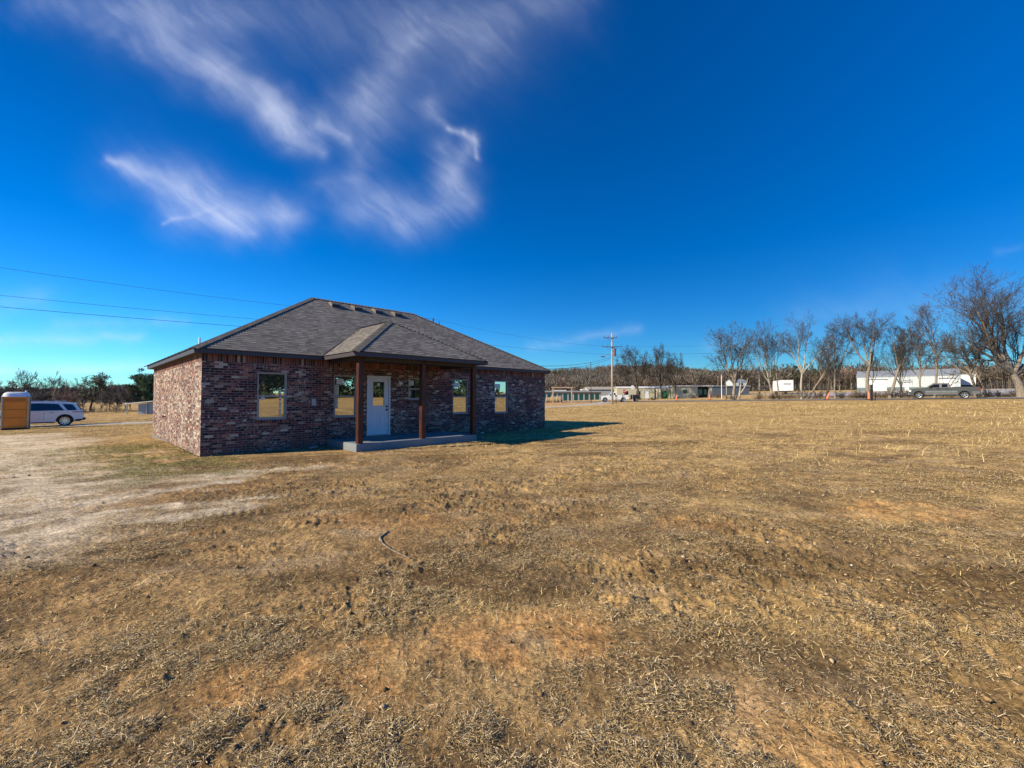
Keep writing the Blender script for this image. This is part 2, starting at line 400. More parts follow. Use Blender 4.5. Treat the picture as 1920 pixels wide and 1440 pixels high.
def masks(x, y):
    w1 = (fbm(x*.9, y*.9, 4, 11) - .5)*1.6
    pale = np.zeros_like(x)
    # worn vehicle path from the near left towards the drive
    d = np.minimum(seg(x, y, (-6.6, 5.0), (-8.2, 6.9)), np.minimum(seg(x, y, (-8.2, 6.9), (-14, 12.5)), seg(x, y, (-14, 12.5), (-24, 21))))
    pale = np.maximum(pale, (1 - sstep(.7, 2.5, d + w1*1.5))*.95)
    for a, b, r in STREAKS:
        d = seg(x, y, a, b) + (fbm(x*3, y*3, 3, 21)-.5)*.5
        pale = np.maximum(pale, (1 - sstep(r*.4, r*1.5, d))*.95)
    dd = seg(x, y, (-26, 15), (-12, 9)); pale = np.maximum(pale, (1 - sstep(.3, 1.6, dd + w1))*.7)
    pale = pale*(.55 + .45*sstep(.35, .55, fbm(x*2.3, y*2.3, 4, 31)))
    lx, ly = house_local(x, y)
    green = np.maximum(0, 1 - sstep(.5, 3.4, np.hypot(np.maximum(-lx-1., 0)*1.1 + np.maximum(lx, 0)*3, np.maximum(np.abs(ly-1.5)-2.6, 0)) + w1*1.6))
    green = green*sstep(.3, .6, fbm(x*1.8, y*1.8, 4, 41))
    orange = np.maximum.reduce([patch(x,y,.12,2.85,.62,.42,.6,5), patch(x,y,4.85,5.5,.95,.5,.6,6)*.8, patch(x,y,-1.25,2.4,.8,.3,.7,7)*.8, patch(x,y,-.75,2.65,.5,.22,.6,8)*.7,
        patch(x,y,-1.7,5.5,1.3,.4,.7,9)*.55, patch(x,y,1.3,2.1,.4,.3,.7,10)*.5, patch(x,y,2.2,5.2,.6,.3,.7,12)*.5])
    damp = np.maximum.reduce([patch(x,y,-.2,3.75,1.0,.55,.5,13), patch(x,y,2.3,3.9,1.2,.5,.6,14)*.9, patch(x,y,3.5,3.35,1.3,.5,.6,15), patch(x,y,.75,2.45,.5,.22,.6,16)*.8, patch(x,y,-3.5,4.0,1.2,.3,.6,17)*.5, patch(x,y,5.8,6.3,1.1,.5,.6,18)*.6, patch(x,y,2.1,7.3,1.2,.5,.6,19)*.6, patch(x,y,1.6,4.9,.9,.35,.6,20)*.7])
    damp = np.maximum(damp, sstep(.56, .72, fbm(x*.55+40, y*.8, 4, 51))*.85*(1-sstep(14, 26, np.hypot(x, y))))
    n = fbm(x*.35, y*.35, 5, 61)
    straw = np.clip(sstep(-6, 6, x + .25*y - 2 + (n-.5)*9)*.9 + sstep(9, 20, np.hypot(x, y))*.7, 0, 1)
    # clean soil apron close to the walls
    return pale, green, orange, damp, straw
def col_mix(c, m, k): return c*(1 - m[..., None]) + np.array(k)*m[..., None]
def ground_color(x, y):
    pale, green, orange, damp, straw = masks(x, y)
    n1 = fbm(x*.8, y*.8, 5, 71); n2 = fbm(x*5, y*5, 4, 81); r = np.hypot(x, y)
    c = np.ones(x.shape + (3,))*np.array([.28, .17, .073])
    c = col_mix(c, sstep(.35, .65, n1)*.6, (.40, .255, .115))
    c = col_mix(c, sstep(.5, .75, fbm(x*1.4+9, y*2.6, 4, 91))*.6, (.17, .105, .048))
    c = col_mix(c, straw*(.45 + .4*sstep(.35, .6, n1)), (.56, .375, .155))
    dk = sstep(.52, .68, fbm(x*2.6+5, y*3.1, 4, 93))*(1-sstep(14, 26, r)); c = col_mix(c, dk*.5, (.13, .085, .045))
    lt = sstep(.55, .72, fbm(x*1.2-7, y*2.2, 4, 94))*(1-sstep(14, 26, r)); c = col_mix(c, lt*.5, (.46, .33, .19))
    far = sstep(16, 32, r)
    c = col_mix(c, far*.5*sstep(.4, .62, fbm(x*.11, y*.3, 5, 95)), (.54, .355, .135))
    c = col_mix(c, sstep(.55, .75, fbm(x*.09+7, y*.22, 4, 97))*.35*far, (.33, .235, .09))
    c = col_mix(c, damp*.78, (.125, .078, .036)); c = col_mix(c, orange*.6*sstep(.25, .6, fbm(x*6, y*6, 4, 85)), (.60, .31, .11))
    c = col_mix(c, pale*.92, (.66, .54, .38)); c = col_mix(c, green*.55, (.17, .165, .05))
    # graded red clay beyond the drive and grey gravel lot beyond the road
    clay = (1 - sstep(0, 7, seg(x, y, (2, 88), (16, 100)) - 3))*.8
    c = col_mix(c, clay, (.50, .26, .12))
    s = road_side(x, y); c = col_mix(c, sstep(14, 20, s + (n1-.5)*12)*sstep(60, 75, x)*(1-sstep(60, 80, s))*.8, (.40, .38, .36))
    c = c*(.66 + .68*n2)[..., None]*(.9 + .2*fbm(x*22, y*22, 3, 83))[..., None]
    return c
def ruts(x, y):
    """pressed tyre tracks with lug marks"""
    z = np.zeros_like(x)
    for (a, b, wd, ph) in [((-6.1,6.4),(-5.0,6.75),.20,0), ((-4.9,6.55),(-1.0,7.1),.16,1), ((-4.6,5.4),(-2.9,6.0),.20,2), ((-3.9,4.75),(-.2,6.35),.22,3), ((-9.5,6.4),(-6.6,6.5),.16,4), ((-1.0,6.3),(.9,6.9),.2,5), ((-2.6,5.5),(.6,8.0),.14,6)]:
        d = seg(x, y, a, b); t = ((x-a[0])*(b[0]-a[0]) + (y-a[1])*(b[1]-a[1]))/math.hypot(b[0]-a[0], b[1]-a[1])
        k = 1 - sstep(wd*.6, wd, d)
        z = z - k*.010 + k*.014*np.clip(np.sin(t*2*math.pi/.11 + ph + d*9)*2, 0, 1)*sstep(.5, .9, vnoise(x*1.7+ph, y*1.7, 5)) 
        z = z + (1 - sstep(0, wd*.5, np.abs(d - wd*1.15)))*.006
    return z
def micro(x, y):
    r = np.hypot(x, y); fade = 1 - sstep(18, 34, r)
    z = (fbm(x*1.3, y*1.3, 3, 101) - .5)*.06
    rough = .35 + .9*sstep(.42, .62, fbm(x*.8+3, y*.8, 4, 111))
    f2 = fbm(x*7, y*7, 3, 121); z = z + (f2 - .5)*.058*rough
    f3 = fbm(x*26, y*26, 3, 131); z = z + (f3 - .5)*.030*rough*(1 - sstep(5, 12, r))
    ridg = 1 - np.abs(2*fbm(x*11, y*11, 2, 141) - 1); z = z + (sstep(.72, 1., ridg))*.016*rough*(1 - sstep(7, 14, r))
    pale = masks(x, y)[0]
    z = z*(1 - .5*pale) + ruts(x, y)
    lx, ly = house_local(x, y)
    inside = (sstep(-.5, -.05, lx)*(1-sstep(HL+.05, HL+.5, lx))*sstep(-2.5, -2.05, ly)*(1-sstep(HD+.05, HD+.5, ly)))
    return z*fade*(1 - inside) - inside*.02
LUT = {}
def lut(x, y, which='z'):
    R = np.hypot(x, y); A = np.degrees(np.arctan2(x, y)); r = LUT['r']
    i = np.clip(np.searchsorted(r, R) - 1, 0, len(r)-2); f = np.clip((R - r[i])/(r[i+1]-r[i]), 0, 1)
    a = np.clip((A + 68)/136*1149, 0, 1148.999); j = a.astype(int); g_ = a - j; G_ = LUT[which]
    if G_.ndim == 3: f = f[:, None]; g_ = g_[:, None]
    return (G_[i, j]*(1-g_) + G_[i, j+1]*g_)*(1-f) + (G_[i+1, j]*(1-g_) + G_[i+1, j+1]*g_)*f
def lmasks(x, y): m = lut(x, y, 'm'); return [m[:, k] for k in range(5)]
def make_ground():
    rings = [.5]
    while rings[-1] < 42: rings.append(rings[-1]*1.0078 + .0012)
    while rings[-1] < 2600: rings.append(rings[-1]*1.035)
    r = np.array(rings)
    a = np.concatenate([np.linspace(-68, 68, 1150), np.linspace(68, 292, 110)[1:-1]])*math.pi/180
    R, A = np.meshgrid(r, a, indexing='ij'); x = R*np.sin(A); y = R*np.cos(A)
    z = terr(x, y) + micro(x, y)
    z[R > 900] -= (R[R > 900] - 900)*.012
    LUT['r'] = r; LUT['z'] = z[:, :1150].astype(np.float32); LUT['m'] = np.stack(masks(x[:, :1150], y[:, :1150]), -1).astype(np.float32)
    LUT['rough'] = sstep(.5, .66, fbm(x[:, :1150]*.8+3, y[:, :1150]*.8, 4, 111)).astype(np.float32)
    nr, na = R.shape
    V = np.stack([x, y, z], -1).reshape(-1, 3)
    V = np.vstack([V, [[0, 0, 0]]])
    i, j = np.meshgrid(np.arange(nr-1), np.arange(na), indexing='ij'); j2 = (j+1) % na
    Fq = np.stack([i*na+j, i*na+j2, (i+1)*na+j2, (i+1)*na+j], -1).reshape(-1, 4)[:, ::-1]
    col = np.ones((len(V), 4), np.float32); col[:-1, :3] = ground_color(x, y).reshape(-1, 3); col[-1, :3] = (.3, .2, .1)
    me = mesh_np('field', V, Fq, {'col': ('FLOAT_COLOR', col)}, smooth=True)
    m, nt, out = newmat('field'); g = G(nt); ob = g.obj()
    c = g.n('ShaderNodeAttribute', {'attribute_name': 'col'}).outputs['Color']
    f1 = g.noise(ob, 30., 6, .75); f2 = g.noise(ob, 7., 5, .65); f3 = g.noise(ob, 1.3, 4, .6)
    k = g.m('MULTIPLY', g.mr(f1, .32, .66, .42, 1.5), g.mr(f2, .3, .7, .68, 1.3)); k = g.m('MULTIPLY', k, g.mr(f3, .3, .7, .88, 1.12))
    c = g.mix(1., c, g.n('ShaderNodeCombineColor', None, Red=k, Green=k, Blue=k).outputs[0], 'MULTIPLY')
    hb = g.m('ADD', g.m('MULTIPLY', f1, .5), f2)
    g.bsdf(out, c, .95, normal=g.bump(hb, .9, .045), spec=.1)
    o = link('field', me, m); return tag(o, 'dry tan field of dead grass and bare dirt around the house', 'field', kind='structure')
make_ground()

def ribbon(name, pts, width, lift, mat, label, smooth=6, edge=.0):
    P = [Vector((p[0], p[1], 0)) for p in pts]; Q = []
    for i in range(len(P)-1):
        p0 = P[max(i-1, 0)]; p1 = P[i]; p2 = P[i+1]; p3 = P[min(i+2, len(P)-1)]
        for k in range(smooth):
            t = k/smooth; Q.append(.5*((2*p1) + (-p0+p2)*t + (2*p0-5*p1+4*p2-p3)*t*t + (-p0+3*p1-3*p2+p3)*t**3))
    Q.append(P[-1]); vs = []; fs = []
    for i, q in enumerate(Q):
        d = (Q[min(i+1, len(Q)-1)] - Q[max(i-1, 0)]).normalized(); n = Vector((d.y, -d.x, 0))
        for s in (-1, -.5, 0, .5, 1):
            wob = edge*(vnoise(np.array(i*.7), np.array(s*3.), 7) - .5) if abs(s) == 1 else 0
            p = q + n*s*(width/2 + float(wob)); vs.append((p.x, p.y, T(p.x, p.y) + lift - (.07 if abs(s) == 1 and edge else 0)))
    for i in range(len(Q)-1):
        for k in range(4): fs.append((i*5+k, i*5+k+1, i*5+k+6, i*5+k+5))
    me = bpy.data.meshes.new(name); me.from_pydata(vs, [], fs); me.update()
    return tag(link(name, me, mat), label, 'road', kind='structure')
ribbon('driveway', DRIVE, 3.6, .05, M['gravel'], 'pale gravel driveway running past the house', 6, .9)
rp = [(RP[0] + RD[0]*t, RP[1] + RD[1]*t) for t in np.linspace(-90, 170, 30)]
ribbon('road', rp, 7.4, .06, M['asphalt'], 'worn grey asphalt road along the far edge of the field', 2)
nrm = (.755, .655)
ribbon('road_edge_line', [(p[0]-nrm[0]*3.3, p[1]-nrm[1]*3.3) for p in rp], .13, .066, M['whitesign'], 'white edge line on the road', 2)
ribbon('road_centre_line', [(p[0], p[1]) for p in rp], .13, .066, simple('yellow_line', (.5,.33,.03), .7), 'yellow centre line on the road', 2)
lot = [(62, 92), (80, 80), (104, 62), (130, 48)]
ribbon('gravel_lot', lot, 22, .03, mat_concrete('lot', (.42,.41,.40), mud=False), 'grey gravel lot beyond the roadside trees', 6)

# ---------------------------------------------------------------- straw, blades and clods on the ground
def ribbons(n, r0, r1, half, pw, lenf, widf, colf, name, label, cat, upf, seed, dens=None, bend=.35, pile=0., one=False):
    rng = np.random.default_rng(seed)
    N = int(n*2.2); u = rng.random(N)
    e = 2 - pw
    r = (r0**e + u*(r1**e - r0**e))**(1/e) if abs(e) > 1e-6 else r0*(r1/r0)**u
    a = rng.uniform(-half, half, N)*math.pi/180
    x = r*np.sin(a); y = r*np.cos(a)
    keep = rng.random(N) < (dens(x, y, r) if dens else .5)
    lx, ly = house_local(x, y)
    keep &= ~((lx > -.02) & (lx < HL+.02) & (ly > -.02) & (ly < HD+.05)) & ~((lx > 3.25) & (lx < 7.85) & (ly > -2.05) & (ly < .1))
    keep &= ~(np.abs(road_side(x, y)) < 3.9)
    dr = np.full(N, 99.)
    for p, q in zip(DRIVE[:-1], DRIVE[1:]): dr = np.minimum(dr, seg(x, y, p, q))
    keep &= dr > 1.5
    x, y, r = x[keep][:n], y[keep][:n], r[keep][:n]; n = len(x)
    L = lenf(r, rng, n); W = widf(r, rng, n); th = rng.uniform(0, 2*math.pi, n) 
    el = upf(r, rng, n)
    z0 = lut(x, y) + pile*rng.random(n)*sstep(.42, .62, fbm(x*1.1, y*1.1, 4, 201))*sstep(.35, .6, fbm(x*5, y*5, 3, 211))
    d = np.stack([np.cos(th)*np.cos(el), np.sin(th)*np.cos(el), np.sin(el)], -1)
    sd = np.stack([-np.sin(th), np.cos(th), rng.uniform(-.5, .5, n)], -1); sd /= np.linalg.norm(sd, axis=1)[:, None]
    bn = rng.normal(0, bend, n)
    p0 = np.stack([x, y, z0 + .002], -1)
    p1 = p0 + d*(L*.5)[:, None] + np.cross(d, sd)*(L*.06)[:, None]
    p2 = p1 + (d + sd*bn[:, None] + np.array([0, 0, -.25])*rng.random(n)[:, None])*(L*.5)[:, None]
    lying = el < .35
    p2[lying, 2] = np.maximum(p2[lying, 2], z0[lying] + .003)
    hw = sd*(W*.5)[:, None]
    if one: V = np.stack([p0-hw, p0+hw, p2+hw*.6, p2-hw*.6], 1).reshape(-1, 3); Fq = np.arange(n*4).reshape(-1, 4); nv = 4
    else:
        V = np.stack([p0-hw, p0+hw, p1-hw*.9, p1+hw*.9, p2-hw*.35, p2+hw*.35], 1).reshape(-1, 3); nv = 6
        b = np.arange(n)[:, None]*6; Fq = np.concatenate([b + np.array([0,1,3,2]), b + np.array([2,3,5,4])], 1).reshape(-1, 4)
    c = colf(x, y, r, rng, n); col = np.ones((n, nv, 4), np.float32); col[:, :, :3] = c[:, None, :]
    o = link(name, mesh_np(name, V, Fq, {'col': ('FLOAT_COLOR', col.reshape(-1, 4))}), M['litter'])
    return tag(o, label, cat, kind='stuff')
M['litter'] = attrmat('litter')
def pick(pal, p, rng, n): 
    i = rng.choice(len(pal), n, p=p); return np.array(pal)[i]*rng.uniform(.75, 1.25, n)[:, None]
def col_straw(x, y, r, rng, n):
    pal = [(.82,.65,.39),(.60,.43,.20),(.34,.225,.10),(.13,.09,.05),(.035,.027,.022)]
    c = pick(pal, [.14,.26,.26,.20,.14], rng, n)
    g_ = lmasks(x, y)[1]; return np.where((g_ > .4)[:, None] & (rng.random(n) < .7)[:, None], c*.35 + np.array([.12,.135,.03]), c)
def dens_straw(x, y, r):
    pale, green, orange, damp, straw = lmasks(x, y)
    cl = sstep(.38, .62, fbm(x*1.1, y*1.1, 4, 201))*sstep(.30, .6, fbm(x*5, y*5, 3, 211))
    return np.clip((.03 + 1.0*cl + .22*straw)*(1-.85*pale)*(1-.92*orange)*(1-.7*damp) + .5*green, .02, 1)
ribbons(1000000, 1.1, 12, 66, 1.25, lambda r, g_, n: g_.uniform(.007, .028, n)*(1 + (g_.random(n) < .05)*1.6), lambda r, g_, n: g_.uniform(.0011, .0030, n)*(1+.08*r),
        col_straw, 'straw_litter', 'loose cut dead grass scattered over the dirt near the camera', 'dead grass', lambda r, g_, n: np.abs(g_.normal(0, .22, n)), 5, dens_straw, .2, .03, True)
def col_blade(x, y, r, rng, n):
    pal = [(.80,.60,.28),(.62,.44,.18),(.40,.275,.11),(.18,.125,.055),(.06,.045,.028)]
    c = pick(pal, [.22,.27,.22,.16,.13], rng, n); pale, green, orange, damp, straw = lmasks(x, y)
    c = c*(1 - .3*damp)[:, None]
    return np.where((green > .35)[:, None] & (rng.random(n) < .75)[:, None], c*.35 + np.array([.11,.13,.03]), c)
def dens_blade(x, y, r):
    pale, green, orange, damp, straw = lmasks(x, y)
    cl = .2 + .8*sstep(.38, .6, fbm(x*.9, y*.9, 4, 221))*(.4+.6*sstep(.35,.6,fbm(x*3.5, y*3.5, 3, 223)))
    return np.clip((.18 + .8*straw)*cl*(1-.92*pale)*(1-.9*orange)*(1-.55*damp)*(.35+.65*sstep(.40,.58,fbm(x*.45+3, y*.45, 3, 227))) + .6*green, .02, 1)
ribbons(950000, 3.0, 60, 64, 1.0, lambda r, g_, n: g_.uniform(.018, .055, n)*(1+.022*r), lambda r, g_, n: g_.uniform(.002, .0048, n)*(1+.06*r),
        col_blade, 'dead_grass', 'short tan dead grass blades covering the field', 'grass', lambda r, g_, n: np.abs(g_.normal(.25, .3, n)), 6, dens_blade, .2, .02, True)
# taller stalks towards the right of the field
ribbons(9000, 7.0, 60, 60, .6, lambda r, g_, n: g_.uniform(.10, .26, n), lambda r, g_, n: g_.uniform(.004, .008, n)*(1+.05*r),
        lambda x, y, r, rng, n: pick([(.62,.49,.25),(.5,.38,.18)], [.6,.4], rng, n), 'tall_grass', 'sparse taller pale grass stalks on the right of the field', 'grass',
        lambda r, g_, n: g_.normal(1.0, .3, n), 8, lambda x, y, r: .9*sstep(2, 14, x)*sstep(.45, .62, fbm(x*.4, y*.4, 3, 231)), .5)

def clods():
    rng = np.random.default_rng(9); N = 9000
    r = 1.2*(14/1.2)**rng.random(N); a = rng.uniform(-64, 64, N)*math.pi/180; x = r*np.sin(a); y = r*np.cos(a)
    k = lut(x, y, 'rough'); keep = rng.random(N) < .08 + .9*k
    lx, ly = house_local(x, y); keep &= ~((lx > -.1) & (lx < HL) & (ly > -2.2)); x, y, r = x[keep], y[keep], r[keep]; n = len(x)
    s = rng.lognormal(math.log(.007), .5, n)*(1+.06*r)
    base = np.array([[1,0,0],[-.5,.87,0],[-.5,-.87,0],[.5,.3,.7],[-.6,.1,.75],[.1,-.6,.8],[0,0,-.6]])
    P = base[None]*s[:, None, None]*rng.uniform(.6, 1.4, (n, 7, 1))*np.array([1,1,.75])
    th = rng.uniform(0, 6.28, n); c, q = np.cos(th), np.sin(th)
    X = P[..., 0]*c[:, None] - P[..., 1]*q[:, None] + x[:, None]; Y = P[..., 0]*q[:, None] + P[..., 1]*c[:, None] + y[:, None]
    Z = P[..., 2] + (lut(x, y))[:, None] + s[:, None]*.2
    tri = np.array([[0,1,3],[1,4,3],[1,2,4],[2,5,4],[2,0,5],[0,3,5],[3,4,5],[0,6,1],[1,6,2],[2,6,0]])
    Fq = (np.arange(n)[:, None, None]*7 + tri).reshape(-1, 3)
    pal = pick([(.27,.17,.08),(.16,.10,.05),(.42,.30,.17),(.62,.55,.42),(.075,.05,.03)], [.4,.27,.16,.04,.13], rng, n)
    col = np.ones((n, 7, 4), np.float32); col[:, :, :3] = pal[:, None]
    tag(link('dirt_clods', mesh_np('dirt_clods', np.stack([X,Y,Z],-1).reshape(-1,3), Fq, {'col': ('FLOAT_COLOR', col.reshape(-1,4))}), M['litter']), 'small crumbs and clods of dry dirt', 'dirt', kind='stuff')
clods()
# a few fallen sticks that can be told apart
def stick(pts, r, label):
    b = MB(); base = pts[0]
    P = [(p[0]-base[0], p[1]-base[1], T(*p[:2]) + float(micro(np.array(p[0]), np.array(p[1]))) + .008 + (p[2] if len(p) > 2 else 0)) for p in pts]
    z0 = P[0][2]; P = [(a, b_, c-z0) for a, b_, c in P]
    for i in range(len(P)-1): b.cyl(P[i], P[i+1], r*(1-.5*i/len(P)), r*(1-.5*(i+1)/len(P)), 6)
    tag(b.build('stick', M['bark'], None, (base[0], base[1], z0), smooth=True), label, 'stick', 'fallen sticks on the dirt')
stick([(-1.42,5.05),(-1.45,4.82),(-1.36,4.62),(-1.22,4.45),(-1.08,4.33),(-.98,4.22)], .011, 'curved twig lying on bare dirt in the middle of the yard')
stick([(.38,2.06),(.47,2.045),(.55,2.0),(.66,1.93)], .006, 'thin forked pale twig on dirt near the bottom middle')
stick([(.62,2.22),(.71,2.2),(.79,2.215),(.86,2.25)], .007, 'short grey twig on dirt right of the forked one')

# ---------------------------------------------------------------- hills and woods behind
HILL = [(-75,0),(-60,0),(-52,1),(-45,4),(-42,10),(-36,20),(-30,30),(-15,40),(0,42),(4,46),(8,50),(12,53),(20,54),(24,46),(27,32),(31,24),(35,25),(38,30),(42,29),(46,31),(52,29),(60,28),(75,28)]
HA = np.array([h[0] for h in HILL])*math.pi/180; HZ = np.array([h[1]*.62 for h in HILL])
def hillz(x, y):
    r = np.hypot(x, y); a = np.arctan2(x, y); h = np.interp(a, HA, HZ)
    t = sstep(230, 640, r); return terr(x, y)*(1-t) + t*h + (fbm(x*.008, y*.008, 4, 301) - .5)*16*t*(1-sstep(600, 700, r)*.6) - .6
def make_hills():
    r = np.linspace(190, 1100, 90); a = np.linspace(-78, 78, 240)*math.pi/180
    R, A = np.meshgrid(r, a, indexing='ij'); x = R*np.sin(A); y = R*np.cos(A); z = hillz(x, y)
    z = z + (fbm(x*.12, y*.12, 3, 303))*2.5*sstep(240, 300, R) - sstep(900, 1100, R)*60
    nr, na = R.shape; i, j = np.meshgrid(np.arange(nr-1), np.arange(na-1), indexing='ij')
    Fq = np.stack([i*na+j, i*na+j+1, (i+1)*na+j+1, (i+1)*na+j], -1).reshape(-1, 4)[:, ::-1]
    tag(link('hills', mesh_np('hills', np.stack([x,y,z],-1).reshape(-1,3), Fq, smooth=True), simple('hill_floor', (.11,.085,.06), .95, var=.4, scale=.05)), 'low wooded ridge behind the field', 'hill', kind='structure')
make_hills()
def make_woods():
    rng = np.random.default_rng(31); N = 14000
    a = rng.uniform(-76, 76, N)*math.pi/180; r = np.sqrt(rng.uniform(225**2, 720**2, N)); 
    m = rng.random(N) < .22; r[m] = rng.uniform(205, 300, m.sum())
    left = np.degrees(a) < -35; r[left] = np.maximum(r[left], 300)
    x = r*np.sin(a); y = r*np.cos(a)
    ok = ~((np.degrees(a) > 40) & (r < 235)); x, y, r, a = x[ok], y[ok], r[ok], a[ok]; N = len(x)
    z = hillz(x, y); H = rng.uniform(8.5, 12, N); H[a < rad(-35)] *= .60
    kind = fbm(x*.02, y*.02, 3, 305) + rng.normal(0, .12, N)
    pal = np.where((kind > .70)[:, None], np.array([.060,.062,.040]), np.array([.128,.113,.098])*rng.uniform(.65, 1.25, N)[:, None])
    red = rng.random(N) < .2; pal[red] *= np.array([1.15,.9,.8])
    # crown twig faces
    K = 60; n = N*K
    t = rng.random((N, K)); el = np.arccos(1 - 1.5*rng.random((N, K))); az = rng.uniform(0, 6.28, (N, K)); rr = rng.random((N, K))**.4
    cw = (H*.36)[:, None]
    px = x[:, None] + cw*rr*np.sin(el)*np.cos(az); py = y[:, None] + cw*rr*np.sin(el)*np.sin(az); pz = z[:, None] + H[:, None]*.62 + H[:, None]*.40*rr*np.cos(el)
    # each twig spray is a slender triangle pointing outward
    dx = (px - x[:, None]); dy = (py - y[:, None]); dz = (pz - (z + H*.3)[:, None]); L = np.sqrt(dx**2+dy**2+dz**2)+1e-6
    d = np.stack([dx/L, dy/L, dz/L], -1) + rng.normal(0, .3, (N, K, 3)); ln = rng.uniform(.7, 1.8, (N, K, 1))
    s = rng.normal(0, 1, (N, K, 3)); s /= np.linalg.norm(s, axis=2)[..., None]
    P = np.stack([px, py, pz], -1); wd = rng.uniform(.10, .38, (N, K, 1))*np.where((kind > .70)[:, None, None], 1.6, 1.)
    V1 = np.stack([P - d*ln*.6 - s*wd*.3, P - d*ln*.6 + s*wd*.3, P + d*ln*.5 + s*wd*.7, P + d*ln*.6 - s*wd*.7], 2).reshape(-1, 3)
    c1 = np.repeat((pal*1.0), K, 0)*rng.uniform(.6, 1.4, n)[:, None]
    # trunks
    w_ = rng.uniform(.12, .28, N); tx, ty = np.cos(a), -np.sin(a); lean = rng.normal(0, .6, N)
    V2 = np.stack([np.stack([x-tx*w_, y-ty*w_, z-1.5], -1), np.stack([x+tx*w_, y+ty*w_, z-1.5], -1), np.stack([x+tx*(w_*.4+lean), y+ty*(w_*.4+lean), z+H*.6], -1), np.stack([x-tx*(w_*.4-lean), y-ty*(w_*.4-lean), z+H*.6], -1)], 1).reshape(-1, 3)
    c2 = np.where((rng.random(N) < .12)[:, None], np.array([.22,.20,.17]), np.array([.09,.075,.06]))
    V = np.vstack([V1, V2]); nf = n + N; Fq = np.arange(nf*4).reshape(-1, 4)
    col = np.ones((nf, 4, 4), np.float32); col[:n, :, :3] = c1[:, None]; col[n:, :, :3] = c2[:, None]
    tag(link('woods', mesh_np('woods', V, Fq, {'col': ('FLOAT_COLOR', col.reshape(-1,4))}), M['litter']), 'far bare winter woods covering the ridge as one grey brown mass', 'woods', kind='stuff')
make_woods()

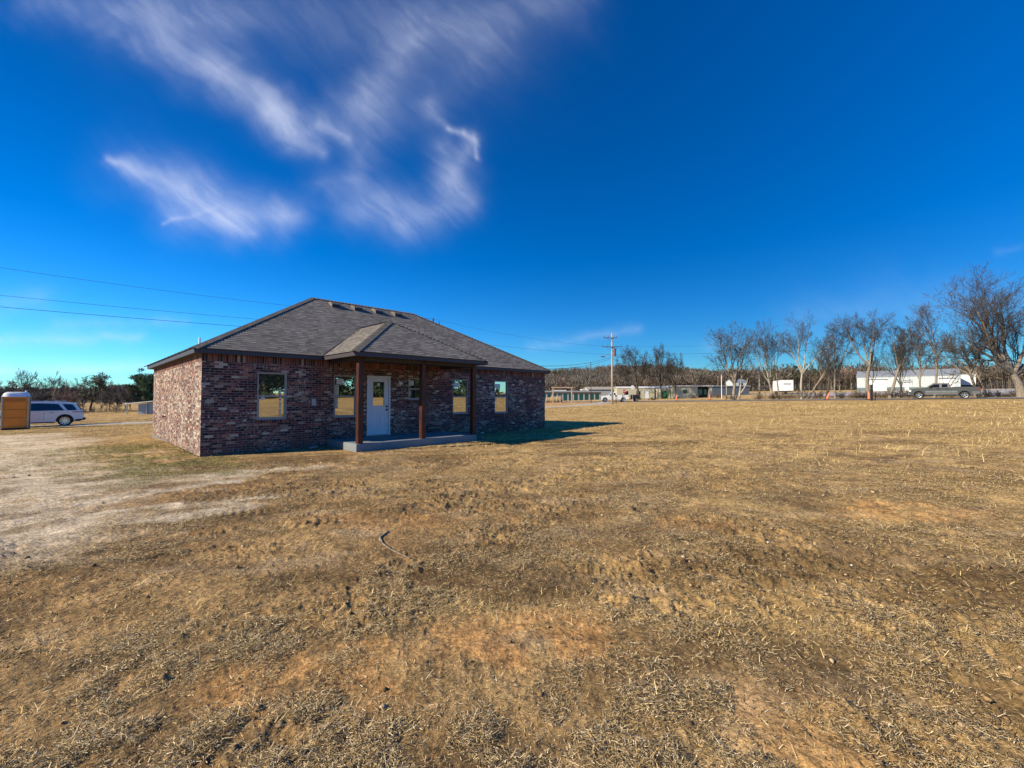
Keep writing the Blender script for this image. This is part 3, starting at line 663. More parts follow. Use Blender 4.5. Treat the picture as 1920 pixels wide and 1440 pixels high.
# ---------------------------------------------------------------- cirrus
def make_clouds():
    # thin sheet of ice cloud 7 km up; density per point, laid out in metres over the ground
    ALT = 7000.
    gx = np.linspace(-1.5, 1.25, 760); gz = np.geomspace(.045, 1.15, 560)
    PX, PZ = np.meshgrid(gx, gz, indexing='ij')
    y = ALT/PZ; x = PX*y
    qx = PX*815 + 960; qy = 744 - PZ*815     # sheet coordinates scaled as seen in the photograph
    wx = (fbm(qx/130, qy/90, 4, 401) - .5)*70; wy = (fbm(qx/130+31, qy/90, 4, 402) - .5)*55
    fx = (fbm(qx/40, qy/40, 3, 403) - .5)*22; fy = (fbm(qx/40+9, qy/40, 3, 404) - .5)*22
    X = qx + wx + fx; Y = qy + wy + fy; X2 = qx + fx*.7; Y2 = qy + fy*.7
    D = np.zeros_like(PX)
    S = [ # ax ay bx by r0 r1 strength warped
     (40,-20,420,20,40,60,.20,1),(300,0,900,30,100,110,.15,1),(820,20,1060,-10,80,50,.16,1),(200,0,400,120,36,40,.34,1),(400,120,560,240,38,34,.42,1),(500,200,600,285,34,12,.55,0),(590,225,645,252,16,12,.40,0),
     (600,200,655,258,30,22,.2,0),(770,40,690,180,50,50,.34,1),(690,180,655,330,46,40,.20,1),(900,60,800,200,70,50,.14,1),
     (835,232,868,244,5,8,.55,0),(868,244,888,258,8,9,.62,0),(888,252,894,290,9,6,.5,0),(800,180,835,232,16,8,.25,0),(880,262,840,330,20,26,.3,0),
     (825,270,850,330,26,34,.30,0),(850,330,880,372,36,24,.32,0),(600,340,680,390,34,40,.26,1),(670,385,760,408,36,40,.30,0),(760,408,840,385,40,34,.26,0),(720,370,840,380,40,30,.15,1),
     (190,292,330,345,10,36,.55,0),(330,345,430,425,40,26,.58,0),(420,420,470,440,18,14,.35,0),(300,415,400,385,5,6,.40,0),(330,400,555,398,40,22,.34,0),(390,355,520,400,32,30,.30,0),(230,310,500,420,60,40,.12,1),
     (1330,650,1480,640,14,10,.1,0),(1000,650,1200,615,14,10,.16,0),
     (0,640,260,632,18,12,.34,0),(-40,700,300,688,22,14,.42,0),(100,610,340,600,16,12,.14,0),(-200,590,60,560,40,30,.16,1),(1500,600,1920,560,50,60,.10,1),(1880,470,1925,462,10,6,.12,0)]
    for ax, ay, bx, by, r0, r1, st, wp in S:
        U, W_ = (X, Y) if wp else (X2, Y2)
        dx, dy = bx-ax, by-ay; t = np.clip(((U-ax)*dx + (W_-ay)*dy)/(dx*dx+dy*dy), 0, 1)
        d = np.hypot(U-ax-t*dx, W_-ay-t*dy)/((r0 + (r1-r0)*t)*1.12)
        k = np.exp(-d**1.5*1.6)*st*.9
        D = 1 - (1-D)*(1-k)
    ang = .75; u = qx*math.cos(ang) + qy*math.sin(ang); v = -qx*math.sin(ang) + qy*math.cos(ang)
    fil = .6*fbm((u+wx*1.2)/120, (v+wy*1.2)/34, 5, 405, .5) + .4*fbm((u+wx)/70, (v+wy)/9, 4, 409, .6)
    D = D*(.40 + .46*sstep(.25, .80, fil))
    edge = sstep(-1.5, -1.3, PX)*(1-sstep(1.1, 1.25, PX))*(1-sstep(1.05, 1.15, PZ))*sstep(.045, .06, PZ)
    D = np.clip(D*edge, 0, .9)
    nx, nz = PX.shape; i, j = np.meshgrid(np.arange(nx-1), np.arange(nz-1), indexing='ij')
    Fq = np.stack([i*nz+j, (i+1)*nz+j, (i+1)*nz+j+1, i*nz+j+1], -1).reshape(-1, 4)
    V = np.stack([x, y, np.full_like(x, ALT)], -1).reshape(-1, 3)
    me = mesh_np('cirrus_cloud', V, Fq, {'den': ('FLOAT', D.reshape(-1))}, smooth=True)
    m, nt, out = newmat('cirrus'); g = G(nt)
    at = g.n('ShaderNodeAttribute', {'attribute_name': 'den'}).outputs['Fac']
    tr = g.n('ShaderNodeBsdfTransparent'); df = g.n('ShaderNodeBsdfDiffuse', None, Color=(.74,.80,.88,1)); tl = g.n('ShaderNodeBsdfTranslucent', None, Color=(.74,.80,.88,1))
    ad = g.n('ShaderNodeAddShader', None, i0=df, i1=tl)
    mx = g.n('ShaderNodeMixShader', None, i0=at, i1=tr, i2=ad); nt.links.new(mx.outputs[0], out.inputs[0])
    tag(link('cirrus_cloud', me, m), 'wispy white cirrus streaks high in the blue sky', 'cloud', kind='stuff')
make_clouds()
# ---------------------------------------------------------------- the brick house
house = empty('brick_house', (HX, HY, 0), math.atan2(HU[1], HU[0]), 'single storey red brown brick house with hipped grey shingle roof and covered back porch', 'house')
WH = 2.71
WINS = [(1.31, 2.10, .89, 2.25), (3.50, 4.27, .88, 2.25), (6.23, 6.84, 1.43, 2.24), (8.25, 9.05, .86, 2.25), (10.53, 11.35, .83, 2.25)]
DOOR = (4.63, 5.50, .22, 2.27)
def wall_quads(L, P, openings, depth=.11, z0=-.15, z1=WH):
    """P(u, d, z) gives the local point at distance u along the wall, d deep"""
    us = sorted({0, L} | {o[0] for o in openings} | {o[1] for o in openings}); zs = sorted({z0, z1} | {o[2] for o in openings} | {o[3] for o in openings})
    Q = []
    for a, b in zip(us[:-1], us[1:]):
        for c, d in zip(zs[:-1], zs[1:]):
            if any(o[0] <= a and b <= o[1] and o[2] <= c and d <= o[3] for o in openings): continue
            Q.append(([P(a,0,c), P(b,0,c), P(b,0,d), P(a,0,d)], [(a,c),(b,c),(b,d),(a,d)]))
    for o in openings:
        a, b, c, d = o
        Q.append(([P(a,0,c), P(a,0,d), P(a,depth,d), P(a,depth,c)], [(0,c),(0,d),(depth,d),(depth,c)]))
        Q.append(([P(b,0,c), P(b,depth,c), P(b,depth,d), P(b,0,d)], [(0,c),(depth,c),(depth,d),(0,d)]))
        Q.append(([P(a,0,d), P(b,0,d), P(b,depth,d), P(a,depth,d)], [(a,0),(b,0),(b,depth),(a,depth)]))
        Q.append(([P(a,0,c), P(a,depth,c), P(b,depth,c), P(b,0,c)], [(a,0),(a,depth),(b,depth),(b,0)]))
    return Q
Q = wall_quads(HL, lambda u, d, z: (u, d, z), WINS + [DOOR])
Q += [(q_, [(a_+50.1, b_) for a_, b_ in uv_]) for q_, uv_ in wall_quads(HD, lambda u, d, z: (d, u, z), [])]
Q += wall_quads(HD, lambda u, d, z: (HL-d, u, z), [])
Q += wall_quads(HL, lambda u, d, z: (u, HD-d, z), [])
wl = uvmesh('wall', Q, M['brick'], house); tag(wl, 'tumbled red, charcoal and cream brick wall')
sq = []
for (a, b, fn) in [(-.006, HL+.006, lambda u, o, z: (u, -o, z)), (-.006, HD+.006, lambda u, o, z: (-o, u, z)), (-.006, HD+.006, lambda u, o, z: (HL+o, u, z)), (-.006, HL+.006, lambda u, o, z: (u, HD+o, z))]:
    z0, z1 = 2.497, 2.70; o = .006
    sq.append(([fn(a,o,z0), fn(b,o,z0), fn(b,o,z1), fn(a,o,z1)], [(a,.0),(b,.0),(b,.203),(a,.203)]))
    sq.append(([fn(a,o,z0), fn(b,o,z0), fn(b,0,z0), fn(a,0,z0)], [(a,.01),(b,.01),(b,.02),(a,.02)]))
tag(uvmesh('soldier_course', sq, M['soldier'], house), 'upright red bricks under the eaves')
# footing
b = MB(); b.box(-.03, HL+.03, -.03, HD+.03, -.3, -.02); b.build('footing', M['concrete'], house)
def papers(kind, x0, x1, z0, z1, y, win):
    w = x1-x0; h = z1-z0; k = []
    if kind == 'strip_right': k = [(x0+w*.11, x0+w*.24, z0+h*.42, z0+h*.49, 'paper'), (x0+w*.14, x0+w*.22, z0+h*.50, z0+h*.53, 'paper'), (x0+w*.78, x0+w*.86, z0+h*.08, z0+h*.21, 'paperyel'), (x0+w*.78, x0+w*.86, z0+h*.23, z0+h*.36, 'paperyel'), (x0+w*.78, x0+w*.85, z0+h*.38, z0+h*.70, 'paperyel')]
    if kind == 'strip_left': k = [(x0+w*.10, x0+w*.42, z0+h*.80, z0+h*.94, 'paper'), (x0+w*.03, x0+w*.20, z0+h*.53, z0+h*.78, 'paperyel'), (x0+w*.03, x0+w*.18, z0+h*.20, z0+h*.47, 'paperyel')]
    if kind == 'label': k = [(x0+w*.10, x0+w*.46, z0+h*.79, z0+h*.93, 'paper')]
    if kind == 'label2': k = [(x0+w*.10, x0+w*.46, z0+h*.79, z0+h*.93, 'paper'), (x0+w*.08, x0+w*.16, z0+h*.36, z0+h*.46, 'paper')]
    if kind == 'small': k = [(x0+w*.05, x0+w*.42, z0+h*.68, z0+h*.93, 'paper'), (x0+w*.06, x0+w*.16, z0+h*.20, z0+h*.40, 'paper')]
    for a, b_, c, d, mt in k:
        s = MB().box(a, b_, y-.004, y-.001, c, d); n = 3 if d-c < .3 else 5; ln = s; k0 = 6
        for i in range(n):
            zz = d - (d-c)*(i+.7)/(n+.4); ln.box(a+(b_-a)*.12, b_-(b_-a)*(.12 + .25*(i % 2)), y-.0065, y-.0045, zz-(d-c)*.035, zz+(d-c)*.035)
        so = s.build('sticker', [M[mt], M['paperinkt' if mt == 'paper' else 'ink']], win)
        for pg in so.data.polygons:
            if pg.index >= k0: pg.material_index = 1
kinds = ['strip_right', 'strip_left', 'small', 'label', 'label2']
wl_ = ['tan framed sash window nearest the left corner', 'tan framed sash window left of the door', 'small tan framed window behind the middle post', 'tan framed sash window right of the middle post', 'tan framed sash window nearest the right corner']
for (x0, x1, z0, z1), kd, lb in zip(WINS, kinds, wl_):
    y = .045; fw = .038; b = MB(); e = .0
    b.box(x0+e, x0+fw, y-.03, y+.06, z0, z1); b.box(x1-fw, x1-e, y-.03, y+.06, z0, z1)
    b.box(x0+fw, x1-fw, y-.03, y+.06, z1-fw, z1); b.box(x0+fw, x1-fw, y-.035, y+.06, z0, z0+fw*1.2)
    zm = (z0+z1)/2; win = b.build('window', M['frame'], house); tag(win, lb)
    r = MB(); r.box(x0+fw, x1-fw, y-.012, y+.03, zm-.024, zm+.024)
    r.box(x0+fw, x0+fw+.028, y-.008, y+.03, z0+fw*1.2, zm-.024); r.box(x1-fw-.028, x1-fw, y-.008, y+.03, z0+fw*1.2, zm-.024); r.box(x0+fw+.028, x1-fw-.028, y-.008, y+.03, z0+fw*1.2, z0+fw*1.2+.03)
    r.build('sash', M['frame'], win)
    MB().box(x0+fw, x1-fw, y+.022, y+.027, zm+.024, z1-fw).build('pane', M['glass'], win)
    MB().box(x0+fw+.028, x1-fw-.028, y+.012, y+.017, z0+fw*1.2+.03, zm-.024).build('pane', M['glass'], win)
    papers(kd, x0+fw, x1-fw, z0+fw, z1-fw, y+.010, win)
    sl_ = [([(x0-.03,-.022,z0-.10),(x1+.03,-.022,z0-.10),(x1+.03,-.022,z0-.008),(x0-.03,-.022,z0-.008)], [(x0,0),(x1,0),(x1,.1),(x0,.1)]),
           ([(x0-.03,-.022,z0-.008),(x1+.03,-.022,z0-.008),(x1+.03,.012,z0-.0),(x0-.03,.012,z0-.0)], [(x0,.0),(x1,.0),(x1,.1),(x0,.1)]),
           ([(x0-.03,-.022,z0-.10),(x0-.03,-.022,z0-.008),(x0-.03,.0,z0-.008),(x0-.03,.0,z0-.10)], [(0,0),(0,.09),(.03,.09),(.03,0)]),
           ([(x1+.03,-.022,z0-.10),(x1+.03,-.022,z0-.008),(x1+.03,.0,z0-.008),(x1+.03,.0,z0-.10)], [(0,0),(0,.09),(.03,.09),(.03,0)]),
           ([(x0-.03,-.022,z0-.10),(x1+.03,-.022,z0-.10),(x1+.03,0,z0-.10),(x0-.03,0,z0-.10)], [(x0,0),(x1,0),(x1,.02),(x0,.02)])]
    uvmesh('brick_sill', sl_, M['soldier'], win)
# door
x0, x1, z0, z1 = DOOR; t = .055; y = .02
b = MB(); b.box(x0, x0+t, y-.035, .1, z0, z1); b.box(x1-t, x1, y-.035, .1, z0, z1); b.box(x0+t, x1-t, y-.035, .1, z1-t, z1)
dfr = b.build('door_frame', M['door'], house); MB().box(x0+t, x1-t, y-.05, .1, z0, z0+.035).build('threshold', M['metal'], dfr)
a0, a1, c0, c1 = x0+t+.004, x1-t-.004, z0+.038, z1-t-.004; dw = a1-a0; dh = c1-c0
lx0, lx1, lz0, lz1 = a0+dw*.20, a0+dw*.80, c0+dh*.50, c0+dh*.935
b = MB(); b.box(a0, lx0, y+.005, y+.05, c0, c1); b.box(lx1, a1, y+.005, y+.05, c0, c1); b.box(lx0, lx1, y+.005, y+.05, lz1, c1); b.box(lx0, lx1, y+.005, y+.05, c0, lz0)
dr = b.build('door', M['door'], house); tag(dr, 'white back door with a half height glass pane')
b = MB()
for (p, q, r, s) in [(lx0-.02, lx0+.015, lz0-.02, lz1+.02), (lx1-.015, lx1+.02, lz0-.02, lz1+.02)]: b.box(p, q, y-.012, y+.004, r, s)
for (r, s) in [(lz0-.02, lz0+.015), (lz1-.015, lz1+.02)]: b.box(lx0+.015, lx1-.015, y-.012, y+.004, r, s)
b.build('glass_surround', M['door'], dr)
MB().box(lx0, lx1, y+.018, y+.024, lz0, lz1).build('glass', M['glass'], dr)
MB().box(lx0+dw*.24, lx0+dw*.36, y+.010, y+.013, lz1-.16, lz1-.06).build('sticker', M['paper'], dr)
for i in (0, 1):
    px0 = a0+dw*(.14+.40*i); px1 = px0+dw*.32; pz0, pz1 = c0+dh*.10, c0+dh*.40; p = MB()
    for (u0, u1, v0, v1) in [(px0, px0+.02, pz0, pz1), (px1-.02, px1, pz0, pz1), (px0+.02, px1-.02, pz0, pz0+.02), (px0+.02, px1-.02, pz1-.02, pz1)]: p.box(u0, u1, y-.003, y+.006, v0, v1)
    p.box(px0+.045, px1-.045, y-.003, y+.006, pz0+.045, pz1-.045, .004); p.build('door_panel', M['door'], dr)
for zz, r in ((c0+dh*.49, .028), (c0+dh*.43, .030)):
    MB().lathe([(0,y-.055),(r*.9,y-.05),(r,y-.035),(r*.5,y-.02),(r*1.1,y-.01),(r*1.1,y+.006)], 14, 'y', (a1-.07, 0, zz)).build('knob', M['knob'], dr, smooth=True)
# small fittings on the wall
b = MB().box(2.80, 2.93, -.07, .0, 1.27, 1.50, .012); tag(b.build('meter_box', M['grey_metal'], house), 'small grey electrical box')
b = MB().box(5.83, 5.90, -.02, .0, 2.0, 2.12, .01); b.cyl((5.865,-.02,2.08), (5.865,-.07,2.06), .018); b.lathe([(.03,1.98),(.05,2.02),(.045,2.07),(.01,2.09)], 12, 'z', (5.865,-.085,0)); tag(b.build('porch_light', M['white_paint'], house, smooth=False), 'small pale wall light beside the door')
b = MB().cyl((0,6.0,.84), (-.09,6.0,.84), .018); b.cyl((-.07,6.0,.87), (-.07,6.0,.78), .014); b.box(-.09,-.05,5.96,6.04,.885,.895); tag(b.build('hose_tap', M['knob'], house), 'dark hose tap')
# porch
b = MB().box(3.30, 7.80, -2.0, 0, -.25, .21, .012); tag(b.build('porch_slab', M['concrete'], house), 'grey concrete porch slab with mud splashes')
for i, x in enumerate((3.44, 5.57, 7.70)):
    o = MB().box(x-.078, x+.078, -1.978, -1.822, .21, 2.70, .006).build('porch_post', M['stain'], house)
    o.data.materials[0] = M['stain']
b = MB().box(3.36, 7.78, -1.965, -1.835, 2.60, 2.695); b.box(3.36, 3.48, -1.835, -.01, 2.602, 2.694); b.box(7.66, 7.78, -1.835, -.01, 2.602, 2.694); b.build('porch_beam', M['soffit'], house)
# roof
OV = .2; ZE = 2.83; SL = .577; RZ = ZE + (HD/2+OV)*SL; RX0, RX1, RY = 4.55, 9.38, HD/2
e = OV + .03; ze = ZE - .017
A = (-e,-e,ze); B = (HL+e,-e,ze); C_ = (HL+e,HD+e,ze); D = (-e,HD+e,ze); R0 = (RX0,RY,RZ); R1 = (RX1,RY,RZ)
def rq(pts, along):
    """uv: along the eave, and distance up the slope"""
    u = []; 
    for p in pts:
        if along == 'x': run = min(abs(p[1]+e), abs(HD+e-p[1])); u.append((p[0], run*1.155))
        else: u.append((p[1], (p[2]-ze)*2.0))
    return (list(pts), u)
roof = uvmesh('roof', [rq((A,B,R1,R0),'x'), rq((C_,D,R0,R1),'x'), rq((D,A,R0),'y'), rq((B,C_,R1),'y')], M['shingle'], house)
tag(roof, 'hipped roof of grey brown asphalt shingles')
PX0, PX1, PY = 3.05, 8.05, -2.36; pm = (PX0+PX1)/2; half = (PX1-PX0)/2; pz = ze + half*SL
Pk = (pm, PY+half, pz); Pb = (pm, -e+half+.02, pz)
pr = [([(PX0,PY,ze),(PX1,PY,ze),Pk], [(PX0,0),(PX1,0),(pm,half*1.155)]),
      ([(PX0,-e,ze),(PX0,PY,ze),Pk,Pb], [(-e,0),(PY,0),(Pk[1],half*1.155),(Pb[1],half*1.155)]),
      ([(PX1,PY,ze),(PX1,-e,ze),Pb,Pk], [(PY,0),(-e,0),(Pb[1],half*1.155),(Pk[1],half*1.155)])]
proof = uvmesh('porch_roof', pr, M['shingle'], house); tag(proof, 'small hipped shingle roof over the porch')
def caps(b, p, q, n1, n2, wd=.13, step=.15, lift=.012):
    p = Vector(p); q = Vector(q); d = (q-p); L = d.length; d.normalize(); n1 = Vector(n1).normalized(); n2 = Vector(n2).normalized(); up = (n1+n2).normalized()
    s1 = d.cross(n1); s2 = d.cross(n2)
    if s1.dot(n2) > 0: s1 = -s1      # point away, down each plane
    if s2.dot(n1) > 0: s2 = -s2
    if s1.z > 0: s1 = -s1
    if s2.z > 0: s2 = -s2
    k = int(L/step)
    for i in range(k+1):
        a = p + d*min(i*step, L-.01); c = p + d*min(i*step+step*1.25, L)
        la = lift + .018; lc = lift
        vs = [a+s1*wd+n1*la, a+up*la*1.1, a+s2*wd+n2*la, c+s1*wd+n1*lc, c+up*lc*1.1, c+s2*wd+n2*lc, a+s1*wd+n1*.002, a+up*.002, a+s2*wd+n2*.002]
        b.add(vs, [(0,1,4,3),(1,2,5,4),(6,7,1,0),(7,8,2,1)])
NF = (0,-SL,1); NB = (0,SL,1); NL = (-SL,0,1); NR = (SL,0,1)
b = MB(); caps(b, A, R0, NF, NL); caps(b, D, R0, NB, NL); caps(b, B, R1, NF, NR); caps(b, C_, R1, NB, NR); caps(b, R0, R1, NF, NB)
b.build('ridge_cap', M['ridgecap'], roof, fix=False)
b = MB(); caps(b, (PX0,PY,ze), Pk, NF, NL); caps(b, (PX1,PY,ze), Pk, NF, NR); caps(b, Pk, Pb, NL, NR); b.build('ridge_cap', M['ridgecap'], proof, fix=False)
# valleys
b = MB()
for sx, xe in ((1, PX0), (-1, PX1)):
    p = Vector((xe,-e,ze+.004)); q = Vector((Pb[0],Pb[1],Pb[2]+.004)); w_ = Vector((sx*.0,.035,.035*SL+.004)); w2 = Vector((sx*.035,0,.035*SL+.004))
    b.add([p, q, q+w_, p+w_], [(0,1,2,3)]); b.add([p, q, q+w2, p+w2], [(0,1,2,3)])
b.build('valley', M['fascia'], roof, fix=False)
# fascia and soffit
def fasc(name, pts, parent):
    b = MB()
    for p, q in zip(pts[:-1], pts[1:]):
        d = Vector((q[0]-p[0], q[1]-p[1], 0)).normalized()
        b.bar((p[0]-d.x*.012, p[1]-d.y*.012, 2.757), (q[0]+d.x*.012, q[1]+d.y*.012, 2.757), .024, .128)
    return b.build(name, M['fascia'], parent)
o = OV
b = MB()
for (xa, xb, ya, yb) in [(-o, 3.09, -o, -o+.024), (8.01, HL+o, -o, -o+.024), (-o, HL+o, HD+o-.024, HD+o), (-o, -o+.024, -o+.024, HD+o-.024), (HL+o-.024, HL+o, -o+.024, HD+o-.024)]: b.box(xa, xb, ya, yb, 2.69, ZE-.02)
tag(b.build('fascia', M['fascia'], roof), 'dark brown fascia boards')
b = MB()
for (xa, xb, ya, yb) in [(-o+.024, HL+o-.024, -o+.024, .02), (-o+.024, HL+o-.024, HD-.02, HD+o-.024), (-o+.024, .02, .02, HD-.02), (HL-.02, HL+o-.024, .02, HD-.02)]: b.box(xa, xb, ya, yb, 2.712, 2.722)
b.build('soffit', M['soffit'], roof)
b = MB(); q0, q1, qy = PX0+.03, PX1-.03, PY+.03
for (xa, xb, ya, yb) in [(q0, q1, qy, qy+.024), (q0, q0+.024, qy+.024, -o), (q1-.024, q1, qy+.024, -o)]: b.box(xa, xb, ya, yb, 2.69, ZE-.02)
b.build('fascia', M['fascia'], proof)
MB().box(q0+.024, q1-.024, qy+.024, -o, 2.70, 2.712).build('porch_ceiling', M['soffit'], proof)
# roof vents
for x in (5.27, 6.24, 7.21, 8.18):
    b = MB(); yv = 4.34; zv = ZE + (yv+OV)*SL; yl = 3.98; zl = ZE + (yl+OV)*SL; hh = .19
    prof = [(yl, zl), (yl, zl+hh*.75), (yl+.03, zl+hh*.95), (yl+.09, zl+hh*1.18), (yl+.18, zl+hh*1.32), (yv, zv+hh*.35), (yv+.03, zv+.0)]
    hw_ = .19; n = len(prof); vs = [(x-hw_, p, q) for p, q in prof] + [(x+hw_, p, q) for p, q in prof]
    b.add(vs, [tuple(range(n)), tuple(range(n, 2*n))[::-1]] + [(i, i+1, n+i+1, n+i) for i in range(n-1)])
    v = b.build('roof_vent', M['ridgecap'], roof)
    MB().box(x-hw_+.03, x+hw_-.03, yl-.006, yl-.002, zl+.02, zl+hh*.68).build('louvre', M['black'], v)
b = MB().cyl((.45,3.0,3.05), (.45,3.0,3.44), .028, n=10); b.cyl((.45,3.0,3.12), (.45,3.0,3.24), .06, .035, 10); tag(b.build('vent_pipe', M['white_paint'], roof), 'white plumbing vent pipe')
# rubble by the slab
for k, (lx, ly, s, lb) in enumerate([(2.75,-.35,.13,'broken pale paver lying by the left side of the porch slab'), (8.25,-1.75,.11,'flat grey stone just past the right end of the porch slab')]):
    p = hworld(lx, ly); b = MB(); b.box(-s, s, -s*.55, s*.55, -.02, .05, .02); o_ = b.build('broken_paver', M['concrete'], None, (p[0], p[1], .02)); o_.rotation_euler = (.12, -.15, .7+k); tag(o_, lb, 'stone', 'broken pavers by the porch')

# ---------------------------------------------------------------- vehicles
def arc(cx, cz, r, a0, a1, n=8): return [(cx + r*math.cos(rad(a0+(a1-a0)*i/n)), cz + r*math.sin(rad(a0+(a1-a0)*i/n))) for i in range(n+1)]
def prismf(b, poly, f, off=0):
    n = len(poly); vs = [(x, -(f(z)+off), z) for x, z in poly] + [(x, f(z)+off, z) for x, z in poly]
    return b.add(vs, [tuple(range(n)), tuple(range(2*n-1, n-1, -1))] + [(i, n+i, n+(i+1) % n, (i+1) % n) for i in range(n)])
def sidepanel(b, poly, f, t=.006, sides=(-1, 1)):
    for s in sides:
        n = len(poly); vs = [(x, s*(f(z)+t), z) for x, z in poly] + [(x, s*(f(z)-.01), z) for x, z in poly]
        b.add(vs, [tuple(range(n)), tuple(range(2*n-1, n-1, -1))] + [(i, n+i, n+(i+1) % n, (i+1) % n) for i in range(n)])
def wheel(root, x, y, r, w, spokes):
    s = 1 if y > 0 else -1
    o = MB().lathe([(r*.66, y-w/2+.02), (r*.9, y-w/2), (r*.985, y-w/2+.03), (r, y-w/4), (r, y+w/4), (r*.985, y+w/2-.03), (r*.9, y+w/2), (r*.66, y+w/2-.02)], 28, 'y', (x, 0, r)).build('wheel', M['tyre'], root, smooth=True)
    yo = y + s*(w/2-.03); b = MB(); b.lathe([(r*.70, yo+s*.02), (r*.64, yo+s*.015), (r*.60, yo-s*.05), (r*.60, yo-s*.12)], 28, 'y', (x, 0, r)); b.lathe([(0, yo+s*.01), (r*.15, yo+s*.008), (r*.16, yo-s*.05)], 12, 'y', (x, 0, r))
    for k in range(spokes):
        a = 2*math.pi*k/spokes + .3; p = (x+math.cos(a)*r*.12, yo-s*.005, r+math.sin(a)*r*.12); q = (x+math.cos(a)*r*.62, yo-s*.005, r+math.sin(a)*r*.62); b.bar(p, q, r*.15, r*.09, up=(0,1,0))
    b.build('rim', M['chrome'], o)
    MB().lathe([(0, yo-s*.07), (r*.6, yo-s*.07)], 20, 'y', (x, 0, r)).build('brake_disc', M['black'], o)
def place(root, x, y, heading): root.location = (x, y, T(x, y) + .055); root.rotation_euler = (0, 0, math.atan2(heading[1], heading[0]))

def suv():
    R = empty('parked_suv', (0,0,0), 0, 'white SUV with black tinted windows parked behind the orange portable toilet', 'car')
    f0 = lambda z: .955 - .05*max(0, .55-z)
    fx, rx, r = 1.50, -1.66, .385
    poly = [(-2.42,.40),(-2.60,.52),(-2.63,.75),(-2.60,1.02),(-2.54,1.13),(-1.2,1.12),(.2,1.10),(1.25,1.08),(1.55,1.07),(2.2,1.0),(2.46,.90),(2.53,.70),(2.52,.42),(2.3,.30),(fx+.47,.30)] + arc(fx, r+.02, .46, -8, 188, 10) + [(fx-.47,.27),(rx+.48,.27)] + arc(rx, r+.02, .46, -8, 188, 10) + [(rx-.47,.36)]
    prismf(MB(), poly, lambda z: .955).build('body', M['car_white'], R, bevel=.045)
    g0 = lambda z: .94 - (z-1.1)*.30
    prismf(MB(), [(-2.50,1.10),(-2.22,1.60),(-2.10,1.67),(-1.5,1.735),(-.5,1.765),(.3,1.75),(.72,1.68),(1.50,1.06)], g0).build('cabin', M['car_white'], R, bevel=.03)
    for s in (-1, 1):
        b = MB(); sidepanel(b, [(-.60,1.135),(-.58,1.655),(.3,1.645),(.62,1.58),(1.22,1.12)], g0, .006, (s,)); b.build('side_window', M['tint'], R)
        b = MB(); sidepanel(b, [(-1.62,1.14),(-1.30,1.60),(-.64,1.65),(-.64,1.135)], g0, .006, (s,)); b.build('side_window', M['tint'], R)
        b = MB(); sidepanel(b, [(-2.28,1.14),(-2.10,1.46),(-2.0,1.57),(-1.50,1.60),(-1.78,1.14)], g0, .006, (s,)); b.build('quarter_window', M['tint'], R)
        b = MB(); sidepanel(b, [(-.645,1.14),(-.635,1.65),(-.585,1.65),(-.595,1.14)], g0, .004, (s,)); b.build('pillar', M['black'], R)
    b = MB(); b.add([(1.46,-.80,1.12),(1.46,.80,1.12),(.80,.70,1.64),(.80,-.70,1.64)], [(0,1,2,3)]); b.build('windscreen', M['tint'], R)
    b = MB(); b.add([(-2.49,-.78,1.16),(-2.49,.78,1.16),(-2.255,.68,1.585),(-2.255,-.68,1.585)], [(0,1,2,3)]); b.build('rear_window', M['tint'], R)
    b = MB(); sidepanel(b, [(-2.44,.33),(-2.6,.44),(-2.6,.52),(-2.2,.47),(rx-.5,.42),(rx-.5,.33)], lambda z: .957); sidepanel(b, [(rx+.5,.24),(rx+.5,.32),(fx-.5,.32),(fx-.5,.24)], lambda z: .957); b.build('lower_trim', M['black'], R)
    for sx in (fx, rx):
        b = MB(); b.box(sx-.44, sx+.44, -.80, .80, .3, .84); b.build('wheel_well', M['black'], R)
        for y in (-.83, .83): wheel(R, sx, y, r, .25, 10)
    for s in (-1, 1):
        b = MB(); b.box(-2.645, -2.05, s*.965-.012, s*.965+.012, .985, 1.045, .01); b.box(-2.665,-2.60, s*.5-.45*(s>0)+.0, s*.5+.45*(s<0)+.45, .985, 1.045) if s > 0 else None; b.build('tail_light', M['red_lamp'], R)
        b = MB(); b.box(2.36, 2.545, s*.80-.13, s*.80+.13, .80, .90, .02); b.build('headlight', M['clear_lamp'], R)
        for xh in (-.98, .25): MB().box(xh-.11, xh+.11, s*.965-.012, s*.965+.012, .965, .995, .008).build('door_handle', M['car_low'], R)
        b = MB(); b.box(1.02, 1.20, s*1.03-.10, s*1.03+.10, 1.08, 1.22, .03); b.build('wing_mirror', M['car_white'], R)
    b = MB()
    for xx in (-.62, .56): sidepanel(b, [(xx,.40),(xx+.012,.40),(xx+.012,1.08),(xx,1.08)], lambda z: .953)
    sidepanel(b, [(-1.72,1.02),(-1.708,1.02),(-1.708,1.10),(-1.72,1.10)], lambda z: .953); b.build('door_gap', M['black'], R)
    b = MB()
    for s in (-1, 1): b.path([(-1.7, s*.66, 1.745), (-1.5, s*.66, 1.80), (.2, s*.66, 1.815), (.45, s*.66, 1.755)], .018, 6)
    b.build('roof_rail', M['chrome'], R); MB().box(-1.18,-1.10,-.01,.01,1.73,1.83).build('aerial', M['car_white'], R)
    MB().box(-2.72,-2.5,-.75,.75,.40,.56,.04).build('rear_bumper', M['black'], R); MB().box(2.50,2.58,-.55,.55,.55,.86,.02).build('grille', M['black'], R)
    return R
S = suv(); hd = (-.73, -.683); rx_, ry_ = -33.12, 32.32; place(S, rx_ + hd[0]*1.66, ry_ + hd[1]*1.66, hd)

